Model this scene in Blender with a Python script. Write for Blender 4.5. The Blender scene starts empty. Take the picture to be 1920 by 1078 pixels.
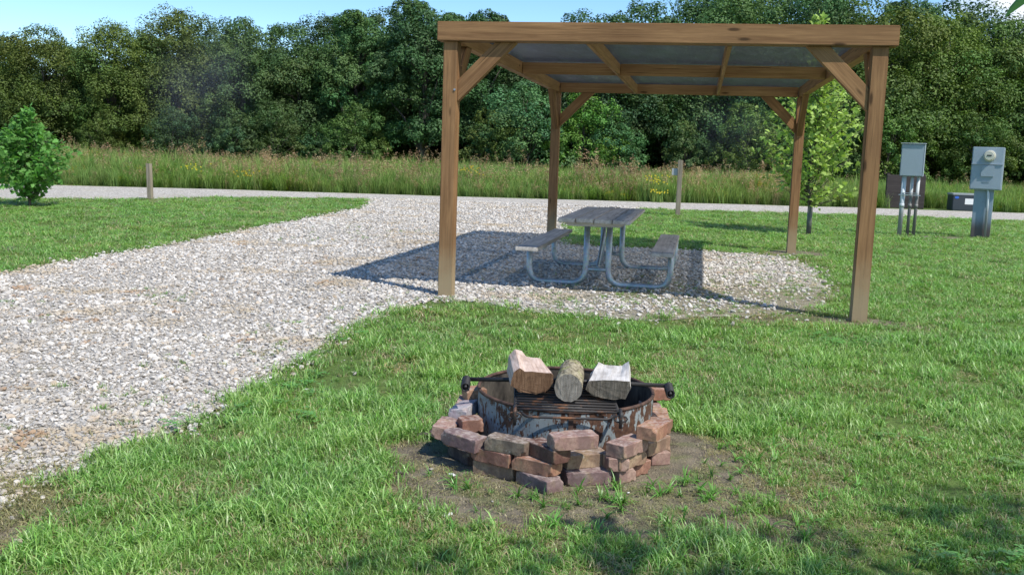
import bpy, bmesh, math, random
import numpy as np
from mathutils import Vector, Matrix, Euler
from mathutils.geometry import tessellate_polygon

R = random.Random(7)
NP = np.random.default_rng(11)
scene = bpy.context.scene
COL = scene.collection

# ------------------------------------------------------------------ camera
CAM_H, PITCH, ROLL = 1.4, 0.133, -0.0337
cd = bpy.data.cameras.new('camera')
cd.sensor_width = 36.0
cd.lens = 1850 / 1920 * 36.0
cd.clip_start, cd.clip_end = 0.05, 1500
cam = bpy.data.objects.new('camera', cd); COL.objects.link(cam)
r0, u0 = Vector((1, 0, 0)), Vector((0, math.sin(PITCH), math.cos(PITCH)))
fw = Vector((0, math.cos(PITCH), -math.sin(PITCH)))
cr, sr = math.cos(ROLL), math.sin(ROLL)
cx, cy = r0 * cr - u0 * sr, r0 * sr + u0 * cr
m = Matrix((cx, cy, -fw)).transposed().to_4x4(); m.translation = (0, 0, CAM_H)
cam.matrix_world = m
scene.camera = cam

# ------------------------------------------------------------------ world, sun, exposure
SUN = Vector((0.50, -0.54, 1.0)).normalized()
w = bpy.data.worlds.new('World'); scene.world = w; w.use_nodes = True
nt = w.node_tree; nt.nodes.clear()
N = nt.nodes.new; L = nt.links.new
out = N('ShaderNodeOutputWorld'); bg = N('ShaderNodeBackground'); sky = N('ShaderNodeTexSky')
sky.sky_type = 'NISHITA'; sky.sun_disc = False
sky.sun_elevation = math.asin(SUN.z); sky.sun_rotation = math.atan2(SUN.x, SUN.y)
sky.air_density = 1.0; sky.dust_density = 0.0; sky.ozone_density = 2.2; sky.altitude = 1500
bg.inputs['Strength'].default_value = 0.15
tc = N('ShaderNodeTexCoord')
mp = N('ShaderNodeMapping'); mp.inputs['Scale'].default_value = (1.0, 1.0, 3.2)
nz = N('ShaderNodeTexNoise'); nz.inputs['Scale'].default_value = 3.4; nz.inputs['Detail'].default_value = 9; nz.inputs['Roughness'].default_value = .58
L(tc.outputs['Generated'], mp.inputs[0]); L(mp.outputs[0], nz.inputs['Vector'])
sx = N('ShaderNodeSeparateXYZ'); L(tc.outputs['Generated'], sx.inputs[0])
bias = N('ShaderNodeMapRange'); bias.inputs[1].default_value = .28; bias.inputs[2].default_value = .46; bias.inputs[3].default_value = -.22; bias.inputs[4].default_value = .16
L(sx.outputs[0], bias.inputs[0])
ad = N('ShaderNodeMath'); ad.operation = 'ADD'; L(nz.outputs[0], ad.inputs[0]); L(bias.outputs[0], ad.inputs[1])
cmx = N('ShaderNodeMapRange'); cmx.interpolation_type = 'SMOOTHSTEP'; cmx.inputs[1].default_value = .47; cmx.inputs[2].default_value = .66; cmx.inputs[4].default_value = .92
L(ad.outputs[0], cmx.inputs[0])
mx = N('ShaderNodeMix'); mx.data_type = 'RGBA'; mx.inputs[7].default_value = (5.2, 5.35, 5.6, 1)
L(cmx.outputs[0], mx.inputs[0]); hs = N('ShaderNodeHueSaturation'); hs.inputs['Saturation'].default_value = 1.2; hs.inputs['Value'].default_value = .93; L(sky.outputs[0], hs.inputs['Color']); L(hs.outputs[0], mx.inputs[6]); L(mx.outputs[2], bg.inputs['Color']); L(bg.outputs[0], out.inputs[0])
ld = bpy.data.lights.new('sun', 'SUN'); ld.energy = 3.4; ld.angle = math.radians(.53); ld.color = (1.0, .955, .88)
sun = bpy.data.objects.new('sun', ld); COL.objects.link(sun)
sun.rotation_euler = SUN.to_track_quat('Z', 'Y').to_euler(); sun.location = (20, -20, 40)
vs = scene.view_settings
vs.view_transform = 'Standard'; vs.look = 'None'; vs.gamma = 1; vs.use_curve_mapping = False; vs.exposure = 0.50
scene.cycles.max_bounces = 8; scene.cycles.diffuse_bounces = 3; scene.cycles.transmission_bounces = 4
scene.cycles.transparent_max_bounces = 8; scene.cycles.use_denoising = False if False else scene.cycles.use_denoising

# ------------------------------------------------------------------ helpers
def tag(o, label=None, cat=None, group=None, kind=None):
    if label: o['label'] = label
    if cat: o['category'] = cat
    if group: o['group'] = group
    if kind: o['kind'] = kind
    return o

def empty(name, loc, rz=0.0):
    o = bpy.data.objects.new(name, None); COL.objects.link(o)
    o.location = loc; o.rotation_euler = (0, 0, rz); o.empty_display_size = .2
    return o

def wm(o):
    return Matrix.Translation(o.location) @ o.rotation_euler.to_matrix().to_4x4()

def raw_mesh(name, V, F, mats=()):
    me = bpy.data.meshes.new(name)
    me.from_pydata([tuple(v) for v in V], [], F)
    for m_ in mats: me.materials.append(m_)
    me.update()
    return me

def obj(name, me, mat=None, parent=None, M=None, smooth=False):
    """link mesh; M is the LOCAL matrix when parented, else the world one."""
    if mat is not None and len(me.materials) == 0: me.materials.append(mat)
    o = bpy.data.objects.new(name, me); COL.objects.link(o)
    if parent is not None: o.parent = parent
    if M is not None: o.matrix_basis = M
    if smooth: me.polygons.foreach_set('use_smooth', [True] * len(me.polygons))
    return o

def np_mesh(name, V, faces, mat=None, tint=None, smooth=False):
    """fast mesh from arrays; faces (n,k) int; tint per vertex (n,3)."""
    me = bpy.data.meshes.new(name)
    V = np.asarray(V, np.float32); faces = np.asarray(faces, np.int32); k = faces.shape[1]
    me.vertices.add(len(V)); me.vertices.foreach_set('co', V.ravel())
    me.loops.add(faces.size); me.loops.foreach_set('vertex_index', faces.ravel())
    me.polygons.add(len(faces)); me.polygons.foreach_set('loop_start', np.arange(0, faces.size, k, dtype=np.int32))
    if smooth: me.polygons.foreach_set('use_smooth', np.ones(len(faces), bool))
    me.update(calc_edges=True)
    if tint is not None:
        a = me.color_attributes.new('tint', 'FLOAT_COLOR', 'POINT')
        c = np.ones((len(V), 4), np.float32); c[:, :3] = tint
        a.data.foreach_set('color', c.ravel())
    if mat: me.materials.append(mat)
    return me

def bm_mesh(name, bm, mat=None, smooth=False):
    me = bpy.data.meshes.new(name); bm.normal_update(); bm.to_mesh(me); bm.free()
    if mat: me.materials.append(mat)
    if smooth: me.polygons.foreach_set('use_smooth', [True] * len(me.polygons))
    return me

def bm_box(bm, c, s, rot=None):
    r = bmesh.ops.create_cube(bm, size=1)
    M = Matrix.Translation(c) @ (rot.to_4x4() if rot is not None else Matrix()) @ Matrix.Diagonal((s[0], s[1], s[2], 1))
    bmesh.ops.transform(bm, matrix=M, verts=r['verts']); return r['verts']

def bm_bevel(bm, off, seg=2):
    bmesh.ops.bevel(bm, geom=[e for e in bm.edges], offset=off, segments=seg, affect='EDGES', clamp_overlap=True)

def bm_tube(bm, pts, rad, n=10, cap=True, closed=False):
    pts = [Vector(p) for p in pts]; m_ = len(pts); rings = []
    rads = rad if isinstance(rad, (list, tuple)) else [rad] * m_
    prev = None
    for i, p in enumerate(pts):
        a = pts[(i - 1) % m_] if (i or closed) else p
        b = pts[(i + 1) % m_] if (i < m_ - 1 or closed) else p
        t = (b - a).normalized()
        if prev is None:
            u = t.cross(Vector((0, 0, 1)));
            if u.length < .1: u = t.cross(Vector((0, 1, 0)))
            u.normalize()
        else:
            u = (prev - t * prev.dot(t)).normalized()
        prev = u; v = t.cross(u)
        rings.append([bm.verts.new(p + (u * math.cos(2 * math.pi * k / n) + v * math.sin(2 * math.pi * k / n)) * rads[i]) for k in range(n)])
    for i in range(m_ if closed else m_ - 1):
        A, B = rings[i], rings[(i + 1) % m_]
        for k in range(n): bm.faces.new((A[k], A[(k + 1) % n], B[(k + 1) % n], B[k]))
    if cap and not closed:
        bm.faces.new(rings[0][::-1]); bm.faces.new(rings[-1])
    return rings

def fillet(pts, r, seg=6):
    pts = [Vector(p) for p in pts]; o = [pts[0]]
    for i in range(1, len(pts) - 1):
        p = pts[i]; a = (pts[i - 1] - p); b = (pts[i + 1] - p); q = min(r, a.length * .49, b.length * .49)
        A = p + a.normalized() * q; B = p + b.normalized() * q
        for k in range(seg + 1):
            t = k / seg; o.append(A * (1 - t) ** 2 + p * 2 * t * (1 - t) + B * t * t)
    o.append(pts[-1]); return o

def vnoise(x, y, seed=0):
    """smooth value noise in [0,1], arrays in"""
    x = np.asarray(x, float); y = np.asarray(y, float)
    xi = np.floor(x).astype(np.int64); yi = np.floor(y).astype(np.int64)
    def h(a, b):
        n = (a * 374761393 + b * 668265263 + seed * 1442695041) & 0x7fffffff
        n = ((n ^ (n >> 13)) * 1274126177) & 0x7fffffff
        return ((n ^ (n >> 16)) & 0xffff) / 65535.0
    fx, fy = x - xi, y - yi; fx = fx * fx * (3 - 2 * fx); fy = fy * fy * (3 - 2 * fy)
    return (h(xi, yi) * (1 - fx) + h(xi + 1, yi) * fx) * (1 - fy) + (h(xi, yi + 1) * (1 - fx) + h(xi + 1, yi + 1) * fx) * fy
def fbm(x, y, seed=0, o=3):
    s = 0; a = .5; t = 0
    for k in range(o): s = s + a * vnoise(x * 2 ** k, y * 2 ** k, seed + k * 17); t += a; a *= .5
    return s / t

# ------------------------------------------------------------------ node material helper
class MB:
    def __init__(s, name, rough=.7, spec=.3, metal=0.0):
        s.m = bpy.data.materials.new(name); s.m.use_nodes = True; s.t = s.m.node_tree; s.t.nodes.clear()
        s.o = s.n('ShaderNodeOutputMaterial'); s.p = s.n('ShaderNodeBsdfPrincipled')
        s.l(s.p.outputs[0], s.o.inputs[0])
        s.p.inputs['Roughness'].default_value = rough; s.p.inputs['Specular IOR Level'].default_value = spec
        s.p.inputs['Metallic'].default_value = metal
    def n(s, k): return s.t.nodes.new(k)
    def l(s, a, b): s.t.links.new(a, b)
    def put(s, v, sock):
        if isinstance(v, bpy.types.NodeSocket): s.l(v, sock)
        elif isinstance(v, (tuple, list)) and sock.type == 'RGBA': sock.default_value = (*v[:3], 1)
        else: sock.default_value = v
    def coord(s, k='Object', scale=(1, 1, 1)):
        if k == 'World': c = s.n('ShaderNodeNewGeometry').outputs['Position']
        else: c = s.n('ShaderNodeTexCoord').outputs[k]
        m_ = s.n('ShaderNodeMapping'); s.l(c, m_.inputs[0]); m_.inputs['Scale'].default_value = scale
        return m_.outputs[0]
    def noise(s, c, scale, detail=4, rough=.55, dist=0):
        k = s.n('ShaderNodeTexNoise'); s.l(c, k.inputs['Vector']); k.inputs['Scale'].default_value = scale
        k.inputs['Detail'].default_value = detail; k.inputs['Roughness'].default_value = rough; k.inputs['Distortion'].default_value = dist
        return k.outputs[0]
    def vor(s, c, scale, feat='F1', out='Distance', rnd=1.0):
        k = s.n('ShaderNodeTexVoronoi'); k.feature = feat; s.l(c, k.inputs['Vector']); k.inputs['Scale'].default_value = scale
        k.inputs['Randomness'].default_value = rnd
        return k.outputs[out]
    def rng(s, v, a, b, c=0.0, d=1.0, smooth=False):
        k = s.n('ShaderNodeMapRange'); s.put(v, k.inputs[0])
        if smooth: k.interpolation_type = 'SMOOTHSTEP'
        for i, q in enumerate((a, b, c, d)): k.inputs[i + 1].default_value = q
        return k.outputs[0]
    def math(s, op, a, b=0.0):
        k = s.n('ShaderNodeMath'); k.operation = op; s.put(a, k.inputs[0]); s.put(b, k.inputs[1]); return k.outputs[0]
    def mix(s, f, a, b, mode='MIX'):
        k = s.n('ShaderNodeMix'); k.data_type = 'RGBA'; k.blend_type = mode
        s.put(f, k.inputs[0]); s.put(a, k.inputs[6]); s.put(b, k.inputs[7]); return k.outputs[2]
    def bump(s, h, strength=.5, dist=.01):
        k = s.n('ShaderNodeBump'); k.inputs['Strength'].default_value = strength; k.inputs['Distance'].default_value = dist
        s.l(h, k.inputs['Height']); s.l(k.outputs[0], s.p.inputs['Normal']); return k
    def color(s, c): s.put(c, s.p.inputs['Base Color']); return s
    def attr(s, name, out='Color'):
        k = s.n('ShaderNodeAttribute'); k.attribute_name = name; return k.outputs[out]
    def objinfo(s, out): return s.n('ShaderNodeObjectInfo').outputs[out]
    def translucent(s, col, f):
        tr = s.n('ShaderNodeBsdfTranslucent'); s.put(col, tr.inputs[0]); mx_ = s.n('ShaderNodeMixShader'); mx_.inputs[0].default_value = f
        s.l(s.p.outputs[0], mx_.inputs[1]); s.l(tr.outputs[0], mx_.inputs[2]); s.l(mx_.outputs[0], s.o.inputs[0])

# ---- lumber
def wood_mat(name, lo, hi, weather=None, knots=True, rough=.75):
    b = MB(name, rough, .2)
    rnd = b.objinfo('Random')
    off = b.n('ShaderNodeVectorMath'); off.operation = 'ADD'; b.l(b.n('ShaderNodeTexCoord').outputs['Object'], off.inputs[0])
    cb = b.n('ShaderNodeCombineXYZ'); b.l(b.math('MULTIPLY', rnd, 31.0), cb.inputs[0]); b.l(b.math('MULTIPLY', rnd, 13.0), cb.inputs[1]); b.l(b.math('MULTIPLY', rnd, 7.0), cb.inputs[2])
    b.l(cb.outputs[0], off.inputs[1]); c0 = off.outputs[0]
    def mp_(sc):
        k = b.n('ShaderNodeMapping'); b.l(c0, k.inputs[0]); k.inputs['Scale'].default_value = sc; return k.outputs[0]
    g = b.noise(mp_((1.3, 26, 26)), 1.0, 5, .6, .6)
    g2 = b.noise(mp_((5, 160, 160)), 1.0, 3, .6)
    big = b.noise(mp_((1.1, 3, 3)), 1.4, 3)
    col = b.mix(b.rng(g, .32, .68), lo, hi)
    col = b.mix(b.rng(g2, .35, .75, 0, .35), col, tuple(v * .55 for v in lo))
    col = b.mix(b.rng(big, .35, .7, 0, .45), col, tuple(v * .72 for v in lo))
    ck = b.noise(mp_((.9, 75, 75)), 1.0, 3, .5, .3); col = b.mix(b.rng(ck, .655, .69, 0, .75), col, tuple(v * .25 for v in lo))
    if knots:
        kd = b.vor(mp_((1.7, 6.5, 6.5)), 1.0)
        kn = b.rng(kd, .05, .14, 1, 0, True)
        col = b.mix(b.math('MULTIPLY', kn, .85), col, tuple(v * .22 for v in lo))
    if weather:
        z = b.n('ShaderNodeSeparateXYZ'); b.l(b.coord('World'), z.inputs[0])
        zz = b.math('ADD', z.outputs[2], b.math('MULTIPLY', b.noise(b.coord('World'), 5, 3), .35))
        col = b.mix(b.rng(zz, .28, .85, .85, 0, True), col, weather)
    b.color(col); b.bump(b.math('ADD', g, b.math('MULTIPLY', g2, .6)), .35, .004)
    return b.m

M_lumber = wood_mat('stained_lumber', (.20, .105, .048), (.40, .23, .108), weather=(.34, .27, .165))
M_lumber_roof = wood_mat('rafter_lumber', (.30, .16, .070), (.52, .31, .145))
M_grey_wood = wood_mat('weathered_plank', (.38, .35, .32), (.68, .64, .595), rough=.85)
M_post_wood = wood_mat('post_wood', (.22, .185, .135), (.42, .37, .29), rough=.85)
M_dark_board = wood_mat('dark_board', (.045, .038, .036), (.085, .072, .068), knots=False, rough=.85)

# ---- galvanised steel
b = MB('galvanised_steel', .48, .5, .55)
n_ = b.noise(b.coord('Object'), 7, 5, .65); s_ = b.vor(b.coord('Object'), 60, out='Color')
c_ = b.mix(b.rng(n_, .35, .7), (.30, .36, .39), (.46, .52, .56)); c_ = b.mix(.12, c_, s_, 'OVERLAY')
c_ = b.mix(b.rng(b.noise(b.coord('World'), 9, 5, .7), .60, .72, 0, .8), c_, (.22, .19, .14))
b.color(c_); b.bump(n_, .1, .002); M_galv = b.m

def paint(name, colr, dirt=(.2, .17, .12), rough=.45, dz=None, amt=.5):
    b = MB(name, rough, .4)
    n1 = b.noise(b.coord('Object', (1, 1, .4)), 6, 6, .65); n2 = b.noise(b.coord('Object'), 60, 2)
    c = b.mix(b.rng(n1, .4, .75, 0, .4), colr, tuple(v * .78 for v in colr))
    c = b.mix(b.rng(n2, .64, .74, 0, .5), c, dirt)
    if dz:
        z = b.n('ShaderNodeSeparateXYZ'); b.l(b.coord('World'), z.inputs[0])
        zz = b.math('ADD', z.outputs[2], b.math('MULTIPLY', n1, .25)); c = b.mix(b.rng(zz, dz[0], dz[1], amt, 0, True), c, dirt)
    b.color(c); b.bump(n1, .08, .002); return b.m
M_box = paint('grey_enamel', (.33, .40, .46))
M_box_edge = paint('grey_enamel_trim', (.40, .46, .52))
M_pedestal = paint('grey_pedestal_paint', (.27, .35, .42), (.09, .065, .05), dz=(.28, .62), amt=.9)
M_conduit = paint('pale_conduit', (.62, .68, .74), (.12, .10, .085), dz=(.55, .95), amt=.62)
M_conduit2 = paint('stained_conduit', (.52, .55, .56), (.10, .085, .075), dz=(.9, 1.15), amt=.82)
M_meter = paint('meter_cover', (.62, .60, .50), rough=.3)
M_dark_plastic = paint('dark_plastic', (.035, .045, .055), (.09, .08, .07))
M_lid = paint('pale_lid', (.30, .33, .33))
M_white = paint('white_label', (.75, .76, .74))
M_blue = paint('blue_emblem', (.03, .12, .5))
M_black = paint('black_iron', (.022, .021, .022), (.10, .05, .03), rough=.5)
M_sign = paint('grey_sign_back', (.42, .44, .45))

# ---- roof sheet
b = MB('roof_sheet', .5, .4)
g = b.noise(b.coord('Object', (2.0, .6, 1)), 3.0, 6, .65, .4); g2 = b.noise(b.coord('Object', (30, 2.5, 1)), 1.5, 4, .7)
c_ = b.mix(b.rng(g, .3, .75), (.040, .047, .070), (.085, .097, .135)); c_ = b.mix(b.rng(g2, .5, .8, 0, .35), c_, (.2, .22, .26))
b.color(c_); b.translucent(c_, .14)
_mx = b.n('ShaderNodeMixShader'); _tp = b.n('ShaderNodeBsdfTransparent'); b.put(b.rng(b.noise(b.coord('Object', (3, 60, 1)), 2.0, 3, .7), .3, .7, .07, .16), _mx.inputs[0])
b.l(b.o.inputs[0].links[0].from_socket, _mx.inputs[1]); b.l(_tp.outputs[0], _mx.inputs[2]); b.l(_mx.outputs[0], b.o.inputs[0]); M_roof = b.m

# ---- brick
b = MB('brick', .9, .15)
oc = b.objinfo('Color')
off = b.n('ShaderNodeVectorMath'); off.operation = 'ADD'; b.l(b.n('ShaderNodeTexCoord').outputs['Object'], off.inputs[0])
cb = b.n('ShaderNodeCombineXYZ'); b.l(b.math('MULTIPLY', b.objinfo('Random'), 40), cb.inputs[0]); b.l(cb.outputs[0], off.inputs[1]); oco = off.outputs[0]
n1 = b.noise(oco, 9, 5, .62, .3); n2 = b.noise(oco, 70, 4, .7); n3 = b.noise(oco, 16, 3, .6)
c_ = b.mix(b.rng(n1, .36, .64), oc, b.mix(1, oc, (.62, .50, .55), 'MULTIPLY'))
c_ = b.mix(b.rng(n3, .56, .74, 0, .75), c_, (.30, .23, .13))
bx_ = b.n('ShaderNodeSeparateXYZ'); b.l(b.n('ShaderNodeTexCoord').outputs['Object'], bx_.inputs[0])
bd_ = b.math('ABSOLUTE', b.math('SUBTRACT', b.math('ADD', bx_.outputs[0], b.math('MULTIPLY', b.math('SUBTRACT', n1, .5), .06)), b.math('MULTIPLY', b.math('SUBTRACT', b.objinfo('Random'), .5), .14)))
c_ = b.mix(b.rng(bd_, .022, .034, .62, 0), c_, b.mix(1, oc, (.42, .40, .46), 'MULTIPLY'))
c_ = b.mix(b.rng(n2, .38, .72, 0, .75), c_, b.mix(1, oc, (.4, .36, .36), 'MULTIPLY'))
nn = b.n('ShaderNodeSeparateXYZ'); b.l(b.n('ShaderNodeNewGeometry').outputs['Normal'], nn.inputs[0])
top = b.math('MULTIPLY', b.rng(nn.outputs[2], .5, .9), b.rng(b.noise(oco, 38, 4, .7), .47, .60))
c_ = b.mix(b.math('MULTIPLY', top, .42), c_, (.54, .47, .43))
wh = b.rng(b.noise(oco, 22, 5, .75), .64, .70); c_ = b.mix(b.math('MULTIPLY', wh, .5), c_, (.55, .52, .48))
b.color(c_); b.bump(b.math('ADD', b.math('MULTIPLY', n2, .6), n1), .7, .004); M_brick = b.m

# ---- rusty painted fire ring
b = MB('flaking_painted_steel', .7, .3)
o = b.coord('Object'); ov = b.coord('Object', (1, 1, .45))
n1 = b.noise(ov, 27, 5, .66, .2); n2 = b.noise(ov, 70, 4, .6); n0 = b.noise(o, 3.2, 2)
m1 = b.rng(b.math('ADD', n1, b.math('MULTIPLY', b.rng(n0, .35, .7, -.10, .10), 1)), .50, .53)
m2 = b.rng(n2, .575, .61)
rust = b.mix(b.rng(b.noise(o, 60, 4), .35, .7), (.060, .030, .022), (.13, .068, .042))
c_ = b.mix(b.rng(b.noise(ov, 8, 4), .35, .7), (.20, .235, .255), (.31, .34, .345))
c_ = b.mix(b.rng(b.noise(ov, 25, 3), .55, .75, 0, .6), c_, (.16, .155, .12))
c_ = b.mix(b.math('MAXIMUM', m1, m2), c_, rust)
b.color(c_); b.bump(n2, .3, .003); M_ring = b.m
b = MB('rusty_steel', .8, .25)
o = b.coord('Object'); b.color(b.mix(b.rng(b.noise(o, 25, 5, .65), .35, .65), (.045, .030, .026), (.13, .075, .055))); b.bump(b.noise(o, 90, 3), .4, .002); M_rust = b.m
b = MB('sooty_steel', .85, .2)
o = b.coord('Object', (1, 1, .4)); b.color(b.mix(b.rng(b.noise(o, 9, 5, .65), .4, .72), (.018, .016, .015), (.13, .115, .095))); M_soot = b.m
b = MB('grate_steel', .55, .4)
o = b.coord('World'); b.color(b.mix(b.rng(b.noise(o, 9, 4, .65), .54, .66), (.030, .027, .027), (.20, .085, .035))); M_grate = b.m
b = MB('ash', .95, .1); o = b.coord('World'); b.color(b.mix(b.rng(b.noise(o, 30, 5, .7), .35, .7), (.03, .028, .026), (.33, .31, .28))); b.bump(b.noise(o, 40, 4), .8, .01); M_ash = b.m

# ---- firewood
def log_mat(name, lo, hi, sc=(60, 5, 60)):
    b = MB(name, .85, .15); o = b.coord('Object', sc); g = b.noise(o, 1, 4, .6, .3); d = b.noise(b.coord('Object'), 14, 4, .6)
    c = b.mix(b.rng(g, .35, .65), lo, hi); c = b.mix(b.rng(d, .5, .75, 0, .5), c, tuple(v * .5 for v in lo)); b.color(c); b.bump(g, .5, .004); return b.m
M_split_pink = log_mat('split_wood_pink', (.44, .32, .26), (.64, .51, .44))
M_split_grey = log_mat('split_wood_pale', (.42, .39, .36), (.66, .63, .60))
def end_mat(name, lo, hi, c0):
    b = MB(name, .9, .1); mpn = b.n('ShaderNodeMapping'); b.l(b.n('ShaderNodeTexCoord').outputs['Object'], mpn.inputs[0]); mpn.inputs['Location'].default_value = (-c0[0], 0, -c0[1]); o = mpn.outputs[0]
    wv = b.n('ShaderNodeTexWave'); wv.wave_type = 'RINGS'; wv.rings_direction = 'Y'; wv.inputs['Scale'].default_value = 42; wv.inputs['Distortion'].default_value = 2.5; wv.inputs['Detail'].default_value = 3; b.l(o, wv.inputs[0])
    gr_ = b.noise(b.coord('Object', (90, 90, 10)), 1, 4, .65); n_ = b.noise(b.coord('Object'), 30, 4, .65)
    c = b.mix(b.rng(gr_, .35, .65), lo, hi); c = b.mix(b.math('MULTIPLY', wv.outputs['Fac'], .35), c, tuple(v * .6 for v in lo)); c = b.mix(b.rng(n_, .5, .72, 0, .7), c, tuple(v * .45 for v in lo))
    b.color(c); b.bump(b.math('ADD', gr_, n_), .8, .004); return b.m
M_end_grey = end_mat('log_end_grey', (.17, .15, .125), (.38, .345, .30), (0, .065))
M_end_dark = end_mat('log_end_dark', (.10, .088, .07), (.22, .195, .16), (0, .12))
M_end_brown = end_mat('log_end_brown', (.12, .068, .040), (.25, .15, .09), (0, .13))
b = MB('lichen_bark', .95, .1)
o = b.coord('Object', (1, .5, 1)); v = b.vor(o, 60, 'DISTANCE_TO_EDGE'); n1 = b.noise(b.coord('Object'), 10, 4)
c_ = b.mix(b.rng(b.noise(o, 55, 4, .7), .38, .62), (.12, .10, .065), (.42, .37, .26)); c_ = b.mix(b.rng(n1, .55, .68, 0, .6), c_, (.27, .30, .09))
b.color(c_); b.bump(b.math('ADD', b.noise(o, 55, 4, .7), v), .8, .006); M_bark = b.m
b = MB('tree_bark', .95, .1)
o = b.coord('Object', (1, 1, .25)); n1 = b.noise(o, 9, 5, .7); b.color(b.mix(b.rng(n1, .35, .65), (.05, .042, .034), (.17, .15, .125))); b.bump(n1, .8, .03); M_trunk = b.m

# ---- foliage
def leaf_mat(name, trans=.3, rough=.55, patch=None, spec=.25):
    b = MB(name, rough, spec)
    c = b.mix(1, b.attr('tint'), b.objinfo('Color'), 'MULTIPLY')
    h = b.n('ShaderNodeHueSaturation'); b.l(c, h.inputs['Color'])
    b.l(b.rng(b.objinfo('Random'), 0, 1, .80, 1.2), h.inputs['Value'])
    b.l(b.rng(b.objinfo('Random'), 0, 1, .488, .512), h.inputs['Hue'])
    c = h.outputs[0]
    if patch:
        nz_ = b.noise(b.coord('World'), patch, 3)
        c = b.mix(b.rng(nz_, .38, .62), c, b.mix(1, c, (1.10, 1.06, .95), 'MULTIPLY'))
        n2_ = b.noise(b.coord('World'), patch * .31, 2)
        c = b.mix(b.rng(n2_, .40, .62, 0, .7), c, b.mix(1, c, (.80, .92, .85), 'MULTIPLY'))
    b.color(c); b.translucent(b.mix(1, c, (1.25, 1.35, .7), 'MULTIPLY'), trans); return b.m
M_leaf = leaf_mat('tree_foliage', .20)
M_sap = leaf_mat('sapling_foliage', .35)
M_grass = leaf_mat('lawn_blades', .33, .38, patch=1.1, spec=.5)
M_prairie = leaf_mat('prairie_blades', .3, .6, patch=.35)

# ------------------------------------------------------------------ regions (metres on the ground)
DRIVE = [(-7.4, .5), (-6.15, 5), (-5.34, 10.2), (-4.83, 13.4), (-4.42, 17.3), (-3.95, 21.5), (-3.72, 24.8), (-4.0, 27.3), (-4.6, 29.4),
         (4.2, 29.6), (3.3, 27.4), (2.2, 25.2), (1.05, 21.2), (.82, 18), (.85, 15.8), (2.76, 15.6), (4.1, 15.1), (4.12, 13.4), (3.45, 10.6),
         (2.95, 9.45), (2.15, 8.95), (1.07, 8.55), (.25, 8.8), (-.35, 9.35), (-.72, 9.35), (-1.1, 8.4), (-1.32, 7.1), (-1.46, 6.0), (-1.62, 4.7), (-1.85, 4.05), (-2.02, 3.6), (-2.5, 2.4), (-3.2, .5)]
ROAD = [(-60, 2), (-25, 14.6), (-11.9, 22.75), (-9.7, 24.3), (-8.1, 26.8), (-5.6, 28.3), (-4.2, 28.5), (4.2, 28.2), (5.2, 28.6), (11.4, 29.2), (14.4, 28.7), (22, 27.9), (60, 26),
        (60, 35), (22, 34.7), (14, 34.2), (12, 34.3), (.6, 32.6), (-9.7, 31.7), (-15.9, 30.4), (-35, 26.5), (-70, 16)]

def wobble(poly, step, amp, freq, seed):
    o = []
    for i in range(len(poly)):
        a = np.array(poly[i], float); c = np.array(poly[(i + 1) % len(poly)], float); d = c - a; l = np.hypot(*d); n = max(1, int(l / step))
        nv = np.array([-d[1], d[0]]) / l
        for k in range(n):
            p = a + d * k / n; e = (fbm(p[0] * freq, p[1] * freq, seed) - .5) * 2 * amp
            o.append(tuple(p + nv * e))
    return o
def inside(px, py, poly):
    r = np.zeros(len(px), bool); P = np.array(poly); x1, y1 = P[:, 0], P[:, 1]; x2, y2 = np.roll(x1, -1), np.roll(y1, -1)
    for a, b_, c, d in zip(x1, y1, x2, y2):
        if b_ == d: continue
        k = ((b_ > py) != (d > py)) & (px < (c - a) * (py - b_) / (d - b_) + a); r ^= k
    return r
def edge_dist(px, py, poly):
    P = np.array(poly, float); Q = np.roll(P, -1, 0); best = np.full(len(px), 1e9)
    for a, c in zip(P, Q):
        d = c - a; l2 = d @ d
        t = np.clip(((px - a[0]) * d[0] + (py - a[1]) * d[1]) / l2, 0, 1)
        best = np.minimum(best, np.hypot(px - a[0] - t * d[0], py - a[1] - t * d[1]))
    return best
def signed(px, py, poly):
    d = edge_dist(px, py, poly); return np.where(inside(px, py, poly), -d, d)

RING_C = (0.28, 4.755)
def dirt_field(x, y):
    """>0 inside the worn soil round the fire ring and at the post feet"""
    n = (fbm(x * 3.1, y * 3.1, 5) - .5)
    a = 1 - np.hypot((x - .38) / .97, (y - 4.25) / .84) + n * .75
    for (px, py, rx, ry) in ((3.22, 8.86, .55, .28), (4.5, 15.75, .5, .5), (-2.05, 3.45, .34, .40), (8.9, 20.6, 1.1, .35), (-10.17, 20.6, .4, .25), (6.0, 20.1, .3, .3), (2.6, 8.9, .9, .25)):
        a = np.maximum(a, .8 * (1 - np.hypot((x - px) / rx, (y - py) / ry) + n))
    return a

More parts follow.
